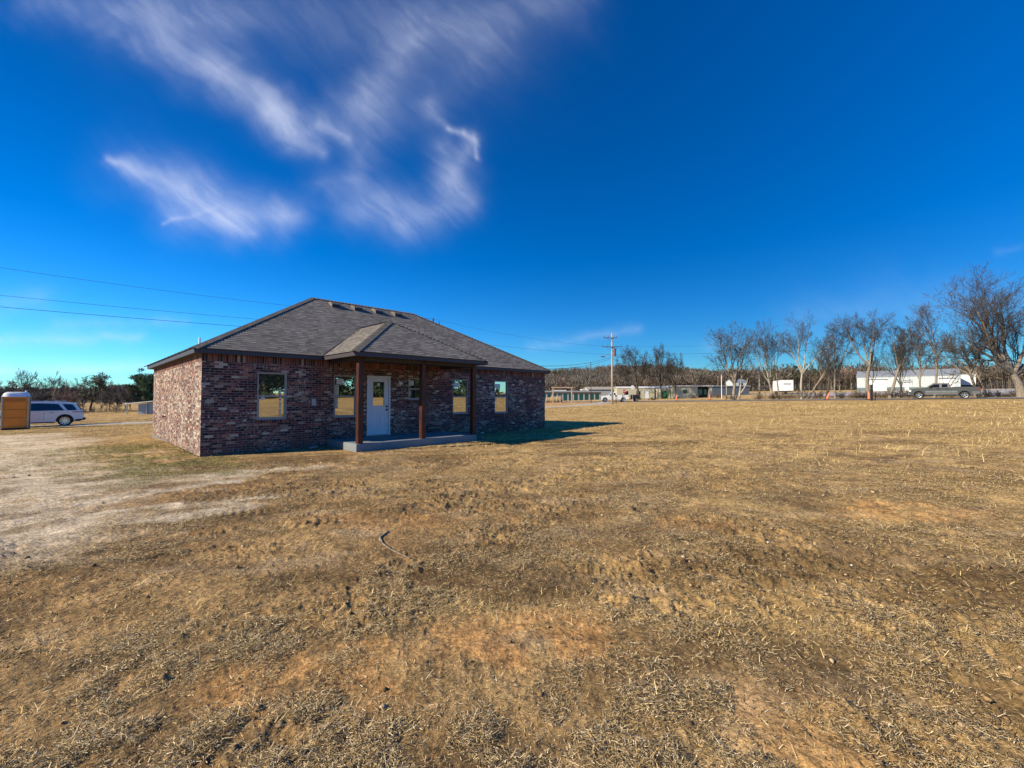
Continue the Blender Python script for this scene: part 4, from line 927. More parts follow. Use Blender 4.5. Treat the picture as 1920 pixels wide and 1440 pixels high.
def pickup(name, label, paint, low, fx, rx, fo, ro, cab, crew, deco):
    """cab=(windscreen foot, roof front, roof rear, cab back)"""
    R = empty(name, (0,0,0), 0, label, 'pickup truck'); r = .41; f0 = lambda z: .99
    F_ = fx+fo; B_ = rx-ro
    poly = [(B_,.55),(B_-.0,1.40),(cab[3]-.03,1.41),(cab[3]-.03,1.34),(cab[0],1.33),(F_-.55,1.25),(F_-.14,1.17),(F_-.03,1.0),(F_,.55),(F_-.2,.38),(fx+.52,.40)] + arc(fx, r+.03, .51, -6, 186, 10) + [(fx-.53,.47),(rx+.54,.50)] + arc(rx, r+.03, .51, -4, 184, 10) + [(rx-.53,.55)]
    prismf(MB(), poly, f0).build('body', paint, R, bevel=.04)
    b = MB().box(B_+.06, cab[3]-.12, -.86, .86, 1.405, 1.43); b.build('bed_liner', M['black'], R)
    g0 = lambda z: .97 - (z-1.33)*.28
    prismf(MB(), [(cab[3],1.32),(cab[2]-.05,1.80),(cab[2]+.06,1.90),(cab[1]-.1,1.925),(cab[1]+.08,1.88),(cab[0],1.33)], g0).build('cabin', paint, R, bevel=.03)
    mid = crew
    for s in (-1, 1):
        for pl in ([(mid+.10,1.37),(mid+.10,1.77),(cab[1]-.02,1.77),(cab[0]-.33,1.46),(cab[0]-.38,1.37)], [(cab[2]+.14,1.40),(cab[2]+.14,1.77),(mid-.12,1.77),(mid-.12,1.38)]):
            b = MB(); sidepanel(b, pl, g0, .006, (s,)); b.build('side_window', M['tint'], R)
    b = MB(); dx_ = (cab[0]-cab[1]-.08)/.55; b.add([(cab[0]-.03,-.85,1.37),(cab[0]-.03,.85,1.37),(cab[1]+.13,.74,1.84),(cab[1]+.13,-.74,1.84)], [(0,1,2,3)]); b.build('windscreen', M['tint'], R)
    for sx in (fx, rx):
        MB().box(sx-.49, sx+.49, -.82, .82, .42, .94).build('wheel_well', M['black'], R)
        for y in (-.86, .86): wheel(R, sx, y, r, .27, 5)
        b = MB()
        for s in (-1, 1):
            o_ = arc(sx, r+.03, .58, 0, 180, 12); i_ = arc(sx, r+.03, .50, 180, 0, 12); pl = o_ + i_
            n = len(pl); vs = [(x, s*1.02, z) for x, z in pl] + [(x, s*.97, z) for x, z in pl]; m_ = n//2
            for k in range(m_-1):
                a, c, d, e_ = k, k+1, n-2-k, n-1-k; b.add([vs[a], vs[c], vs[d], vs[e_]], [(0,1,2,3)]); b.add([vs[a], vs[c], vs[c+n], vs[a+n]], [(0,1,2,3)])
        b.build('wheel_arch', paint, R, fix=False)
    if low:
        b = MB(); sidepanel(b, [(rx+.60,.50),(rx+.60,.84),(fx-.60,.84),(fx-.60,.47)], f0, .008); b.build('lower_panel', low, R); b = MB(); sidepanel(b, [(B_+.02,.56),(B_+.02,.86),(rx-.60,.86),(rx-.60,.56)], f0, .008); b.build('lower_panel', low, R)
        b = MB(); sidepanel(b, [(rx+.6,.86),(rx+.6,.92),(fx-.6,.92),(fx-.6,.86)], f0, .02); b.build('side_moulding', M['chrome'], R)
    b = MB(); b.box(F_-.06, F_+.10, -.97, .97, .48, .70, .03); b.build('front_bumper', M['chrome'], R)
    b = MB(); b.box(F_-.05, F_+.03, -.6, .6, .74, 1.10, .02); b.build('grille', M['black'], R)
    b = MB(); b.box(B_-.16, B_+.02, -.95, .95, .50, .70, .03); b.build('rear_bumper', M['car_low'], R)
    for s in (-1, 1):
        MB().box(F_-.22, F_+.02, s*.84-.15, s*.84+.155, .82, 1.08, .02).build('headlight', M['clear_lamp'], R)
        MB().box(B_-.02, B_+.13, s*.90-.10, s*.90+.105, .95, 1.33, .02).build('tail_light', M['red_lamp'], R)
        b = MB(); b.box(cab[0]-.52, cab[0]-.30, s*1.10-.11, s*1.10+.11, 1.33, 1.58, .03); b.bar((cab[0]-.42, s*.95, 1.38), (cab[0]-.42, s*1.05, 1.40), .05); b.build('wing_mirror', M['black'], R)
        for xh in ([mid+.22, cab[2]+.16] if deco else [mid+.22]): MB().box(xh-.12, xh+.12, s*1.0-.015, s*1.0+.02, 1.14, 1.24, .01).build('door_handle', M['black'], R)
    b = MB()
    for xx in (cab[3]-.01, mid-.02, cab[0]-.30): sidepanel(b, [(xx,.56),(xx+.018,.56),(xx+.018,1.33),(xx,1.33)], f0, .012)
    b.build('door_gap', M['black'], R)
    MB().box(rx+.7, fx-.65, -.95, .95, .33, .40, .02).build('running_board', M['black'], R)
    return R
tr1 = pickup('pickup_truck', 'dark grey crew cab pickup truck parked on the road among the bare trees at right', M['car_grey'], M['car_low'], 2.02, -2.02, .93, 1.30, (1.40, .66, -.70, -.90), .05, True)
place(tr1, 54.0, 54.7, (-.71, .70))
tr2 = pickup('pickup_truck', 'white extended cab pickup truck passing behind the tall utility pole', M['car_white'], None, 1.75, -1.75, .80, 1.15, (1.15, .45, -.45, -.62), .18, False)
tr2.location = (20.2, 86.5, T(20.2, 86.5)+.03); tr2.rotation_euler = (0, 0, math.atan2(.12, -.99))
# utility trailer behind the white truck
R = empty('utility_trailer', (24.6, 86.4, T(24.6, 86.4)+.03), math.atan2(.1, -.99), 'small dark mesh sided utility trailer behind the white pickup', 'trailer')
b = MB(); b.box(-.9,.9,-.8,.8,.55,.65)
for x in (-.9,-.3,.3,.86): b.box(x,x+.05,-.8,-.76,.65,1.35); b.box(x,x+.05,.76,.8,.65,1.35)
for z in (.85,1.08,1.32): b.box(-.9,.91,-.81,-.77,z,z+.05); b.box(-.9,.91,.77,.81,z,z+.05)
b.box(-.9,.9,-.79,-.775,.65,1.3); b.build('bed', M['black'], R)
for y in (-.88,.88): wheel(R, 0, y, .33, .2, 5)
b = MB().bar((.9,0,.58),(1.7,0,.5),.08); b.build('drawbar', M['car_low'], R)

# ---------------------------------------------------------------- portable toilet
R = empty('portable_toilet', (-31.95, 28.05, T(-31.95, 28.05)), rad(44.5), 'orange portable toilet with pale domed roof standing in front of the white SUV', 'portable toilet')
w_, d_, h_ = .58, .58, 2.12
b = MB(); b.box(-w_+.05, w_-.05, -d_+.05, d_-.05, .14, h_); b.build('wall', M['toilet'], R)
b = MB()
for z in (.75, 1.28, 1.80): b.box(-w_+.12, w_-.12, -d_+.03, -d_+.047, z, z+.035)
b.box(-w_+.10, w_-.10, -d_+.032, -d_+.047, .22, .24); b.box(-w_+.18, w_-.18, -d_+.025, -d_+.047, 1.86, 2.0); b.box(w_-.047, w_-.03, -d_+.12, d_-.12, .75, .79); b.box(w_-.047, w_-.03, -d_+.12, d_-.12, 1.28, 1.31); b.build('ribbed_panel', M['toiletrib'], R)
b = MB()
for sx in (-1, 1):
    for sy in (-1, 1): MB().box(sx*(w_-.03)-.045, sx*(w_-.03)+.045, sy*(d_-.03)-.045, sy*(d_-.03)+.045, .10, h_+.02, .01).build('corner_post', M['toiletpost'], R)
for k in range(3): MB().box(w_-.035, w_-.022, -.3+.22*k, -.3+.22*k+.14, 1.86, 1.90).build('vent_slot', M['black'], R)
MB().cyl((.38,.38,2.1), (.38,.38,2.52), .05, n=12).build('vent_pipe', M['toiletroof'], R)
b = MB(); prf = []
for i in range(7):
    t = i/6; s = 1 - .42*(1-math.cos(t*math.pi/2)); z = h_+.04+.26*math.sin(t*math.pi/2); prf.append((s, z))
rings = [(1.06, h_-.02), (1.06, h_+.04)] + prf; vs = []; fs = []; n = 20
for s, z in rings:
    for k in range(n):
        a = 2*math.pi*k/n + math.pi/4; c, q = math.cos(a), math.sin(a); m_ = (abs(c)**5 + abs(q)**5)**(-1/5); vs.append((c*m_*w_*s, q*m_*d_*s, z))
for i in range(len(rings)-1):
    for k in range(n): fs.append((i*n+k, i*n+(k+1) % n, (i+1)*n+(k+1) % n, (i+1)*n+k))
fs.append(tuple(range((len(rings)-1)*n, len(rings)*n))); b.add(vs, fs); b.build('roof', M['toiletroof'], R, smooth=True)
b = MB(); b.box(-w_, w_, -d_, -d_+.16, 0, .11); b.box(-w_, w_, d_-.16, d_, 0, .11); b.box(-w_, w_, -d_+.16, d_-.16, .08, .14); b.build('skid', M['black'], R)
b = MB().box(-.45,.45,d_-.05,d_-.02,.18,1.98,.01); dd = b.build('door', M['toilet'], R); MB().box(.28,.36,d_-.02,d_+.01,1.0,1.16).build('latch', M['white_paint'], dd)

# ---------------------------------------------------------------- poles, wires, signs
def pxw(px, Z): return ((px-960)/F*Z, Z)
def utility_pole(x, y, h, label, arms, ang=0., lamp=False, transformer=False, mat='polewood', r=.15, name='utility_pole'):
    z = T(x, y); R = empty(name, (x, y, z), ang, label, 'utility pole')
    MB().cyl((0,0,-.3), (0,0,h), r, r*.62, 12).build('pole', M[mat], R, smooth=True)
    for za, hl, ex in arms:
        b = MB().box(-hl+ex, hl+ex, -r*.9-.10, -r*.9, za-.055, za+.055); b.bar((ex-hl*.55,-r,za-.05), (0,-r*.8,za-.65), .035); b.bar((ex+hl*.55,-r,za-.05), (0,-r*.8,za-.65), .035); a = b.build('crossarm', M['insul'] , R)
        for xx in (-hl+ex+.08, hl+ex-.08, (-hl+ex)*.45): MB().lathe([(.0,.30),(.035,.29),(.05,.22),(.03,.19),(.06,.13),(.02,.08),(.02,0)], 8, 'z', (xx,-r*.9-.05,za+.055)).build('insulator', M['insul'], a)
    if transformer:
        b = MB().cyl((.42,-.1,h-3.6), (.42,-.1,h-2.5), .2, n=16); b.cyl((.42,-.1,h-2.5), (.42,-.1,h-2.42), .2, .08, 16); b.cyl((.35,-.1,h-2.45), (.35,-.1,h-2.15), .04); b.bar((.1,-.1,h-2.8),(.3,-.1,h-2.8),.08); b.build('transformer', M['insul'], R)
        b = MB().cyl((.62,-.05,h-2.7), (.62,-.05,h-2.3), .05); b.bar((.1,-.05,h-2.2),(.62,-.05,h-2.45),.05); b.build('cutout_fuse', M['insul'], R)
    if lamp:
        l_ = MB().path([(0,0,lamp), (-.5,0,lamp+.12), (-.95,0,lamp+.05), (-1.15,0,lamp-.15)], .035, 8).build('lamp_arm', M['metal'], R)
        MB().box(-1.75,-1.1,-.12,.12,lamp-.32,lamp-.15,.04).build('lamp_head', M['insul'], l_)
    return R
pa = pxw(1148, 68.); pA = utility_pole(pa[0], pa[1], 11.1, 'tall pale utility pole with two crossarms and a street lamp before the white pickup', [(10.4,1.05,-.28),(9.0,1.55,0)], 0, lamp=7.7, transformer=True, r=.17)
pb = (-8.75, 48.); pB = utility_pole(pb[0], pb[1], 10.25-T(*pb), 'dark utility pole whose insulators show just above the roof ridge', [(9.6,.62,.12)], .3, mat='darkpole', r=.12)
pc = pxw(1424, 84.); utility_pole(pc[0], pc[1], 6.2, 'pale utility pole stump between the roadside trees with no crossarm', [], 0, mat='polewood', r=.17)
px_ = pxw(1108, 82.); 
def post(name, x, y, h, r, mat, label, cat, parts=True, lean=0):
    z = T(x, y); b = MB().cyl((0,0,-.2), (lean,0,h), r, r*.8, 10); b.cyl((lean,0,h), (lean,0,h+r*.7), r*1.0, r*.4, 10)
    return tag(b.build(name, M[mat], None, (x, y, z)), label, cat)
post('dark_pole', px_[0], px_[1], 7.6, .07, 'darkpole', 'thin straight black pole left of the white pickup', 'pole')
q = pxw(1353, 92); post('flag_pole', q[0], q[1], 5.0, .075, 'whitesign', 'slim white pole left of the first roadside tree', 'pole')
q = pxw(1362, 93); post('wooden_post', q[0], q[1], 3.0, .08, 'polewood', 'short weathered post right of the slim white pole', 'post')
def wire(p, q, sag, r, label):
    p = Vector(p); q = Vector(q); n = 20; pts = []
    for i in range(n+1):
        t = i/n; c = p.lerp(q, t) - p; pts.append((c.x, c.y, c.z - 4*sag*t*(1-t)))
    tag(MB().path(pts, r, 4).build('power_line', M['wire'], None, p), label, 'power line', 'overhead power lines')
LP = (-45.5, 25.3)
wire((pb[0],pb[1],10.2), (LP[0],LP[1],11.6), .65, .011, 'highest thin wire crossing the sky left of the roof')
wire((pb[0],pb[1],8.75), (LP[0],LP[1],9.15), .35, .012, 'middle wire crossing the sky left of the roof')
wire((pb[0],pb[1],8.0), (LP[0],LP[1],8.25), .3, .016, 'lowest and thickest wire crossing the sky left of the roof')
zA = T(*pa)
wire((pb[0],pb[1],8.1), (pa[0],pa[1],zA+7.8), .3, .010, 'lower wire running from behind the roof to the tall utility pole')
wire((pb[0],pb[1],10.2), (pa[0]-1.4,pa[1],zA+9.1), .5, .008, 'upper wire running from behind the roof to the tall utility pole')
wire((pa[0],pa[1],zA+7.55), (.9, 30., 3.7), .5, .016, 'upper of two wires sloping down from the tall pole to the house')
wire((pa[0],pa[1],zA+7.3), (.9, 30.2, 3.5), .55, .016, 'lower of two wires sloping down from the tall pole to the house')
wire((pa[0],pa[1],zA+7.8), (88.,62.,T(88,62)+9.2), 1.0, .014, 'lower wire leading right from the tall pole behind the trees')
wire((pa[0]+1.4,pa[1],zA+9.1), (88.,62.,T(88,62)+10.3), 1.1, .009, 'upper wire leading right from the tall pole behind the trees')
wire((88.,62.,T(88,62)+10.6), (pc[0],pc[1],T(*pc)+6.), .3, .012, 'wire between the pale stump pole and the far right')

def text_mesh(txt, size, mat, parent, loc, rot, ext=.004):
    cu = bpy.data.curves.new('lettering', 'FONT'); cu.body = txt; cu.size = size; cu.align_x = 'CENTER'; cu.align_y = 'CENTER'; cu.extrude = ext; cu.offset = size*.02
    tmp = bpy.data.objects.new('tmp', cu); COL.objects.link(tmp); dg = bpy.context.evaluated_depsgraph_get(); me = bpy.data.meshes.new_from_object(tmp.evaluated_get(dg))
    bpy.data.objects.remove(tmp); bpy.data.curves.remove(cu); me.name = 'lettering'; o = link('lettering', me, mat, parent); o.location = loc; o.rotation_euler = rot; return o
def poly_plate(b, n, r, y0, y1, z, a0=0):
    pl = [(r*math.cos(a0+2*math.pi*i/n), z+r*math.sin(a0+2*math.pi*i/n)) for i in range(n)]; b.prism(pl, y0, y1)
x, y = pxw(1170.5, 78); R = empty('stop_sign', (x, y, T(x,y)), .12, 'red octagonal stop sign on a post in front of the truck bed', 'road sign')
MB().box(-.035,.035,.02,.07,-.2,2.35).build('post', M['metal'], R)
b = MB(); poly_plate(b, 8, .40, -.004, .006, 2.05, math.pi/8); pl_ = b.build('sign_plate', M['whitesign'], R)
b = MB(); poly_plate(b, 8, .37, -.010, -.005, 2.05, math.pi/8); b.build('red_face', M['redsign'], pl_)
text_mesh('STOP', .30, M['whitesign'], pl_, (0,-.014,2.05), (rad(90),0,0))
x, y = pxw(1186, 80); R = empty('round_sign', (x, y, T(x,y)), .1, 'round white sign on a thin post right of the stop sign', 'road sign')
MB().cyl((0,.03,-.2), (0,.03,3.0), .03).build('post', M['metal'], R); b = MB(); poly_plate(b, 24, .38, -.012, .012, 2.75); b.build('sign_plate', M['whitesign'], R)
x, y = pxw(1208, 83); R = empty('sign_back', (x, y, T(x,y)), -.25, 'pale unpainted back of an octagonal sign on a post beside the green door shed', 'road sign')
MB().box(-.035,.035,-.07,-.02,-.2,2.2).build('post', M['metal'], R); b = MB(); poly_plate(b, 8, .38, -.012, .012, 1.95, math.pi/8); b.build('sign_plate', M['palegrey'], R)
# small sign and mailbox by the pole
x, y = pxw(1155, 70); R = empty('roadside_marker', (x, y, T(x,y)), 0, 'short dark marker post at the foot of the tall utility pole', 'marker post')
MB().box(-.05,.05,-.05,.05,-.1,1.2).build('post', M['darkpole'], R); MB().box(-.14,.14,-.09,.09,1.2,1.42,.03).build('cap', M['darkpole'], R)
x, y = pxw(1171.5, 74); R = empty('roadside_marker', (x, y, T(x,y)), 0, 'short grey marker post under the stop sign', 'marker post')
MB().box(-.04,.04,-.04,.04,-.1,.85).build('post', M['metal'], R); MB().box(-.06,.06,-.05,.05,.85,.95,.01).build('cap', M['black'], R)
# timber gate frame
x, y = pxw(1054.5, 96); R = empty('timber_gate_frame', (x, y, T(x,y)), .05, 'bare timber goalpost shaped gate frame beside the right corner of the house', 'gate frame')
for s in (-1, 1): MB().box(s*2.08-.12, s*2.08+.12, -.12, .12, -.2, 3.2, .01).build('post', M['gatewood'], R)
MB().box(-2.45, 2.40, -.13, .13, 3.2, 3.46, .01).build('beam', M['gatewood'], R)
for i, (px, Z, s, lb) in enumerate([(1029, 104, .62, 'round tan hay bale half hidden by the right corner of the house'), (1038, 103, .72, 'larger round tan hay bale left of the gate frame post'), (1048, 102, .72, 'round tan hay bale under the gate frame')]):
    x, y = pxw(px, Z); b = MB(); prf = [(0,-.75),(s*.85,-.74),(s*.98,-.62),(s*1.02,-.3),(s*1.0,0),(s*1.03,.3),(s*.97,.62),(s*.85,.74),(0,.75)]
    b.lathe(prf, 20, 'x', (0,0,s)); b.v = [(vx*(1+.04*math.sin(vz*9+vy*5)), vy*(1+.05*math.sin(vx*7)), vz) for vx, vy, vz in b.v]
    tag(b.build('hay_bale', M['hay'], None, (x, y, T(x,y)-.05), smooth=True), lb, 'hay bale', 'hay bales by the gate frame')
x, y = pxw(1050.5, 99); post('wooden_post', x, y, 1.6, .11, 'gatewood', 'short timber post right of the hay bales', 'post')
# orange markers along the road
def orange_marker(px, Z, lean, label):
    x, y = pxw(px, Z); R = empty('traffic_channeliser', (x, y, T(x,y)+.06), 0, label, 'traffic cone')
    MB().box(-.26,.26,-.26,.26,0,.06,.02).build('base', M['black'], R)
    prf = [(.17,.06),(.15,.3),(.12,.6),(.09,.9),(.06,1.0),(.05,1.06),(.0,1.08)]
    b = MB().lathe(prf, 16, 'z'); b.v = [(vx+lean*vz, vy, vz) for vx, vy, vz in b.v]; b.build('cone', M['orange'], R, smooth=True)
    for z0 in (.42,.70):
        b = MB().lathe([(.149-.11*(z0-.3)*.9+.004, z0), (.149-.11*(z0-.16)*.9+.004, z0+.08)], 16, 'z'); b.v = [(vx+lean*vz, vy, vz) for vx, vy, vz in b.v]; b.build('reflective_band', M['palegrey'], R)
orange_marker(1550, 64, .38, 'orange traffic cone leaning right at the road edge')
orange_marker(1629, 57.5, .0, 'upright orange traffic cone beside the dark marker post')
orange_marker(1330.5, 84, 0, 'small orange cone near the cream trailer, left of the first roadside tree')
orange_marker(1268, 88, .05, 'small orange cone at the foot of the rightmost big oak')
x, y = pxw(1634, 54); R = empty('roadside_marker', (x, y, T(x,y)), .2, 'stout dark marker post casting a long shadow in front of the orange cone', 'marker post')
for s in (-.12, .12): MB().cyl((s,0,-.1), (s,0,2.0), .075, n=10).build('post', M['darkpole'], R)
MB().box(-.22,.22,-.1,.1,1.25,1.32,.01).build('tie_bar', M['darkpole'], R)
x, y = pxw(1640.5, 54.5); post('thin_post', x, y, .95, .05, 'darkpole', 'short thin black post right of the stout marker post', 'post')

# ---------------------------------------------------------------- far buildings
def B_(name, px, Z, ang, label, cat='building'):
    x, y = pxw(px, Z); return empty(name, (x, y, T(x,y)-.1), ang, label, cat)
def gable(b, x0, x1, y0, y1, z0, z1, ov=.3, t=.12):
    """roof with ridge along x"""
    ym = (y0+y1)/2
    for s, ya in ((1, y0-ov), (-1, y1+ov)):
        k = (z1-z0)/((y1-y0)/2+ov)
        b.add([(x0-ov,ya,z0),(x1+ov,ya,z0),(x1+ov,ym,z1),(x0-ov,ym,z1),(x0-ov,ya,z0+t),(x1+ov,ya,z0+t),(x1+ov,ym,z1+t),(x0-ov,ym,z1+t)], [(0,1,2,3),(4,5,6,7),(0,1,5,4),(0,4,7,3),(1,2,6,5)])
    return b
def gwall(b, x0, x1, y0, y1, z0, z1):
    ym = (y0+y1)/2; b.box(x0,x1,y0,y1,0,z0)
    for x in (x0, x1): b.add([(x,y0,z0),(x,y1,z0),(x,ym,z1)], [(0,1,2)])
    return b
# self storage row with teal doors
R = B_('storage_building', 1062, 122, .03, 'long low grey storage building with a row of dark teal roll up doors', 'building')
b = MB().box(-22, 9.8, 0, 7, 0, 2.75); b.build('wall', M['palegrey'], R)
b = MB().add([(-22.3,-.5,2.55),(10.1,-.5,2.55),(10.1,-.5,2.85),(-22.3,-.5,2.85),(-22.3,7.4,3.0),(10.1,7.4,3.0),(10.1,7.4,2.8),(-22.3,7.4,2.8)], [(0,1,2,3),(3,2,5,4),(4,5,6,7),(7,6,1,0),(0,3,4,7),(1,6,5,2)]); b.build('roof', M['barnroof'], R)
for k in range(20):
    x = 9.2 - k*1.5
    MB().box(x-1.08, x, -.03, -.005, .05, 2.1).build('roll_up_door', M['teal'], R)
R = B_('storage_building', 1128, 132, .03, 'second beige roofed storage building behind the teal door row', 'building')
gwall(MB(), -4, 7.5, 0, 8, 2.9, 3.7).build('wall', M['palegrey'], R); gable(MB(), -4, 7.5, 0, 8, 2.9, 3.75).build('roof', M['beige_roof'], R)
MB().box(-3.2, -1.2, -.03, -.005, 0, 2.4).build('roll_up_door', M['teal'], R)
for px, Z, lb in ((1050, 129, 'low white flat roof edge showing behind the storage row, left one'), (1103, 129, 'low white flat roof edge showing behind the storage row, right one')):
    R = B_('storage_unit', px, Z+6, .03, lb, 'building'); MB().box(-1.9,1.9,0,3,0,3.0).build('wall', M['palegrey'], R); MB().box(-2.0,2.0,-.1,3.1,3.0,3.22).build('roof', M['whitesign'], R)
# cream mobile home behind the truck
R = B_('mobile_home', 1188, 112, -.05, 'cream mobile home behind the white pickup and stop sign', 'mobile home')
MB().box(-4.2, 5.3, 0, 4, .25, 3.0).build('wall', M['cream'], R); gable(MB(), -4.2, 5.3, 0, 4, 3.0, 3.35, .12, .08).build('roof', M['whitesign'], R)
for x in (-1.9, 1.2): MB().box(x-.5, x+.5, -.04, -.005, 1.3, 2.2).build('window', M['tint'], R)
MB().box(3.0, 3.9, -.04, -.005, .35, 2.35).build('door', M['door'], R)
# blue grey mobile home
R = B_('mobile_home', 1225, 114, -.08, 'blue grey mobile home in shade between the two left oaks', 'mobile home')
MB().box(-2.9, 4.2, 0, 5, .2, 2.9).build('wall', M['bluegrey'], R); gable(MB(), -2.9, 4.2, 0, 5, 2.9, 3.3, .12, .08).build('roof', M['grey_metal'], R)
for x in (-1.6, 1.6): MB().box(x-.35, x+.35, -.04, -.005, .8, 2.3).build('window', M['tint'], R)
R = B_('shed', 1254, 108, .0, 'small cream shed with two bright green doors', 'shed')
MB().box(-1.9, 2.1, 0, 4, 0, 2.4).build('wall', M['cream'], R); MB().box(-2.0, 2.2, -.15, 4.1, 2.4, 2.55).build('roof', M['whitesign'], R)
for x in (-1.35, .75): MB().box(x-.4, x+.9, -.04, -.005, .1, 2.0).build('door', M['green'], R)
R = B_('mobile_home', 1297, 106, .02, 'cream mobile home with a dark carport opening at its right end', 'mobile home')
MB().box(-4.3, 1.5, 0, 4, 0, 2.9).build('wall', M['cream'], R); MB().box(-4.5, 5.2, -.3, 4.2, 2.9, 3.15, .03).build('roof', M['whitesign'], R)
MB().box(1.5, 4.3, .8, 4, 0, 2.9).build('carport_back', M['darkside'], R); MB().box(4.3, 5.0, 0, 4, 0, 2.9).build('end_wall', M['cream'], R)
for x in (2.0, 3.4): MB().box(x, x+.9, .76, .795, .9, 2.2).build('window', M['tint'], R)
MB().box(-2.2, -1.2, -.04, -.005, 1.2, 2.1).build('window', M['tint'], R)
R = B_('long_shed', 1370, 122, .0, 'long low dark shed behind the first roadside tree', 'shed')
MB().box(-7.5, 5.2, 0, 5, 0, 2.6).build('wall', M['bluegrey'], R); MB().box(-7.7, 5.4, -.3, 5.2, 2.6, 2.8).build('roof', M['grey_metal'], R)
R = B_('white_shed', 1388, 130, 0, 'small white gabled outbuilding above the long dark shed', 'shed')
gwall(MB(), -2.3, 1.8, 0, 4, 3.9, 4.6).build('wall', M['barnwall'], R); gable(MB(), -2.3, 1.8, 0, 4, 3.9, 4.6, .2, .1).build('roof', M['grey_metal'], R); MB().box(-.3,.8,-.04,-.005,2.6,3.5).build('window', M['darkside'], R)
# white box trailer
R = B_('box_trailer', 1476, 112, -.30, 'white box trailer with its right side in shade behind the roadside trees', 'trailer')
MB().box(-1.40, 1.45, 0, 7.5, .95, 3.75, .04).build('box', M['barndoor'], R)
for z in (2.55, 2.85): MB().box(-.8, .9, -.012, -.003, z, z+.11).build('printed_lines', M['ink'], R)
for y in (5.0, 6.0):
    for x in (-1.1, 1.1): wheel(R, x, y, .45, .25, 5) if False else MB().lathe([(0,x-.13),(.45,x-.13),(.45,x+.13),(0,x+.13)], 16, 'x', (0,y,.45)).build('wheel', M['tyre'], R)
MB().box(-1.2, 1.2, .3, 7, .75, .95).build('chassis', M['black'], R)
MB().box(-1.0,-.8,.6,.75,0,.8).build('landing_leg', M['metal'], R)
# big white metal barn
ba = pxw(1607, 118); bb = (108.4, 105.); L_ = math.hypot(bb[0]-ba[0], bb[1]-ba[1]); zb = 2.9
R = empty('metal_barn', (ba[0], ba[1], zb), math.atan2(bb[1]-ba[1], bb[0]-ba[0]), 'large white metal barn with pale grey roof and dark wainscot behind the roadside trees', 'barn')
gwall(MB(), 0, L_, 0, 10, 3.9, 5.6).build('wall', M['barnwall'], R); gable(MB(), 0, L_, 0, 10, 3.9, 5.65, .15, .1).build('roof', M['barnroof'], R)
rb = MB(); x = .3
while x < L_: rb.box(x, x+.03, -.012, -.002, 1.15, 3.85); x += .45
rb.build('siding_ribs', M['barnroof'], R)
MB().box(-.02, L_+.02, -.035, -.002, -.5, 1.1).build('wainscot', M['barnwain'], R)
for (xa, xb, z1) in [(L_*.125, L_*.31, 3.1), (L_*.49, L_*.53, 2.3), (L_*.82, L_*.95, 3.1)]:
    o_ = MB().box(xa, xb, -.07, -.04, -.1, z1).build('barn_door', M['barndoor'], R); MB().box(xa-.2, xb+.2, -.14, -.074, z1, z1+.16).build('door_track', M['black'], o_)
MB().box(L_*.32,L_*.49,-.05,-.037,-.1,1.15).build('wainscot', M['barnwain'], R)
R = B_('white_shed', 1806, 112, -.5, 'white sided upper building to the right of the big barn', 'shed'); R.location.z = 4.6
gwall(MB(), -1.4, 2.4, 0, 4, 2.7, 3.1).build('wall', M['barndoor'], R); MB().box(-1.5, 2.5, -.1, 4.1, 2.72, 2.86).build('roof', M['barnroof'], R); MB().box(-1.4,2.4,.1,3.9,-2.8,0).build('basement_wall', M['darkside'], R)
# grey shed at left
x, y = pxw(279, 66); R = empty('low_shed', (x, y, T(x,y)), .25, 'low grey metal shed with a sloping pale roof left of the house', 'shed')
b = MB().add([(-1.3,0,0),(9,0,0),(9,0,2.5),(-1.3,0,1.5),(-1.3,6,0),(9,6,0),(9,6,2.5),(-1.3,6,1.5)], [(0,1,2,3),(7,6,5,4),(0,4,5,1),(1,5,6,2),(3,2,6,7),(0,3,7,4)]); b.build('wall', M['grey_metal'], R)
b = MB().bar((-3.0,2.9,1.55),(9.2,2.9,2.82),6.9,.12); b.build('roof', M['whitesign'], R); MB().box(.6,3.2,-.03,-.004,.05,.75).build('opening', M['darkside'], R)
MB().box(-2.7,-2.58,-.2,-.08,0,1.5).build('support_post', M['metal'], R); MB().box(-.2,-.08,-.2,-.08,0,1.8).build('support_post', M['metal'], R)
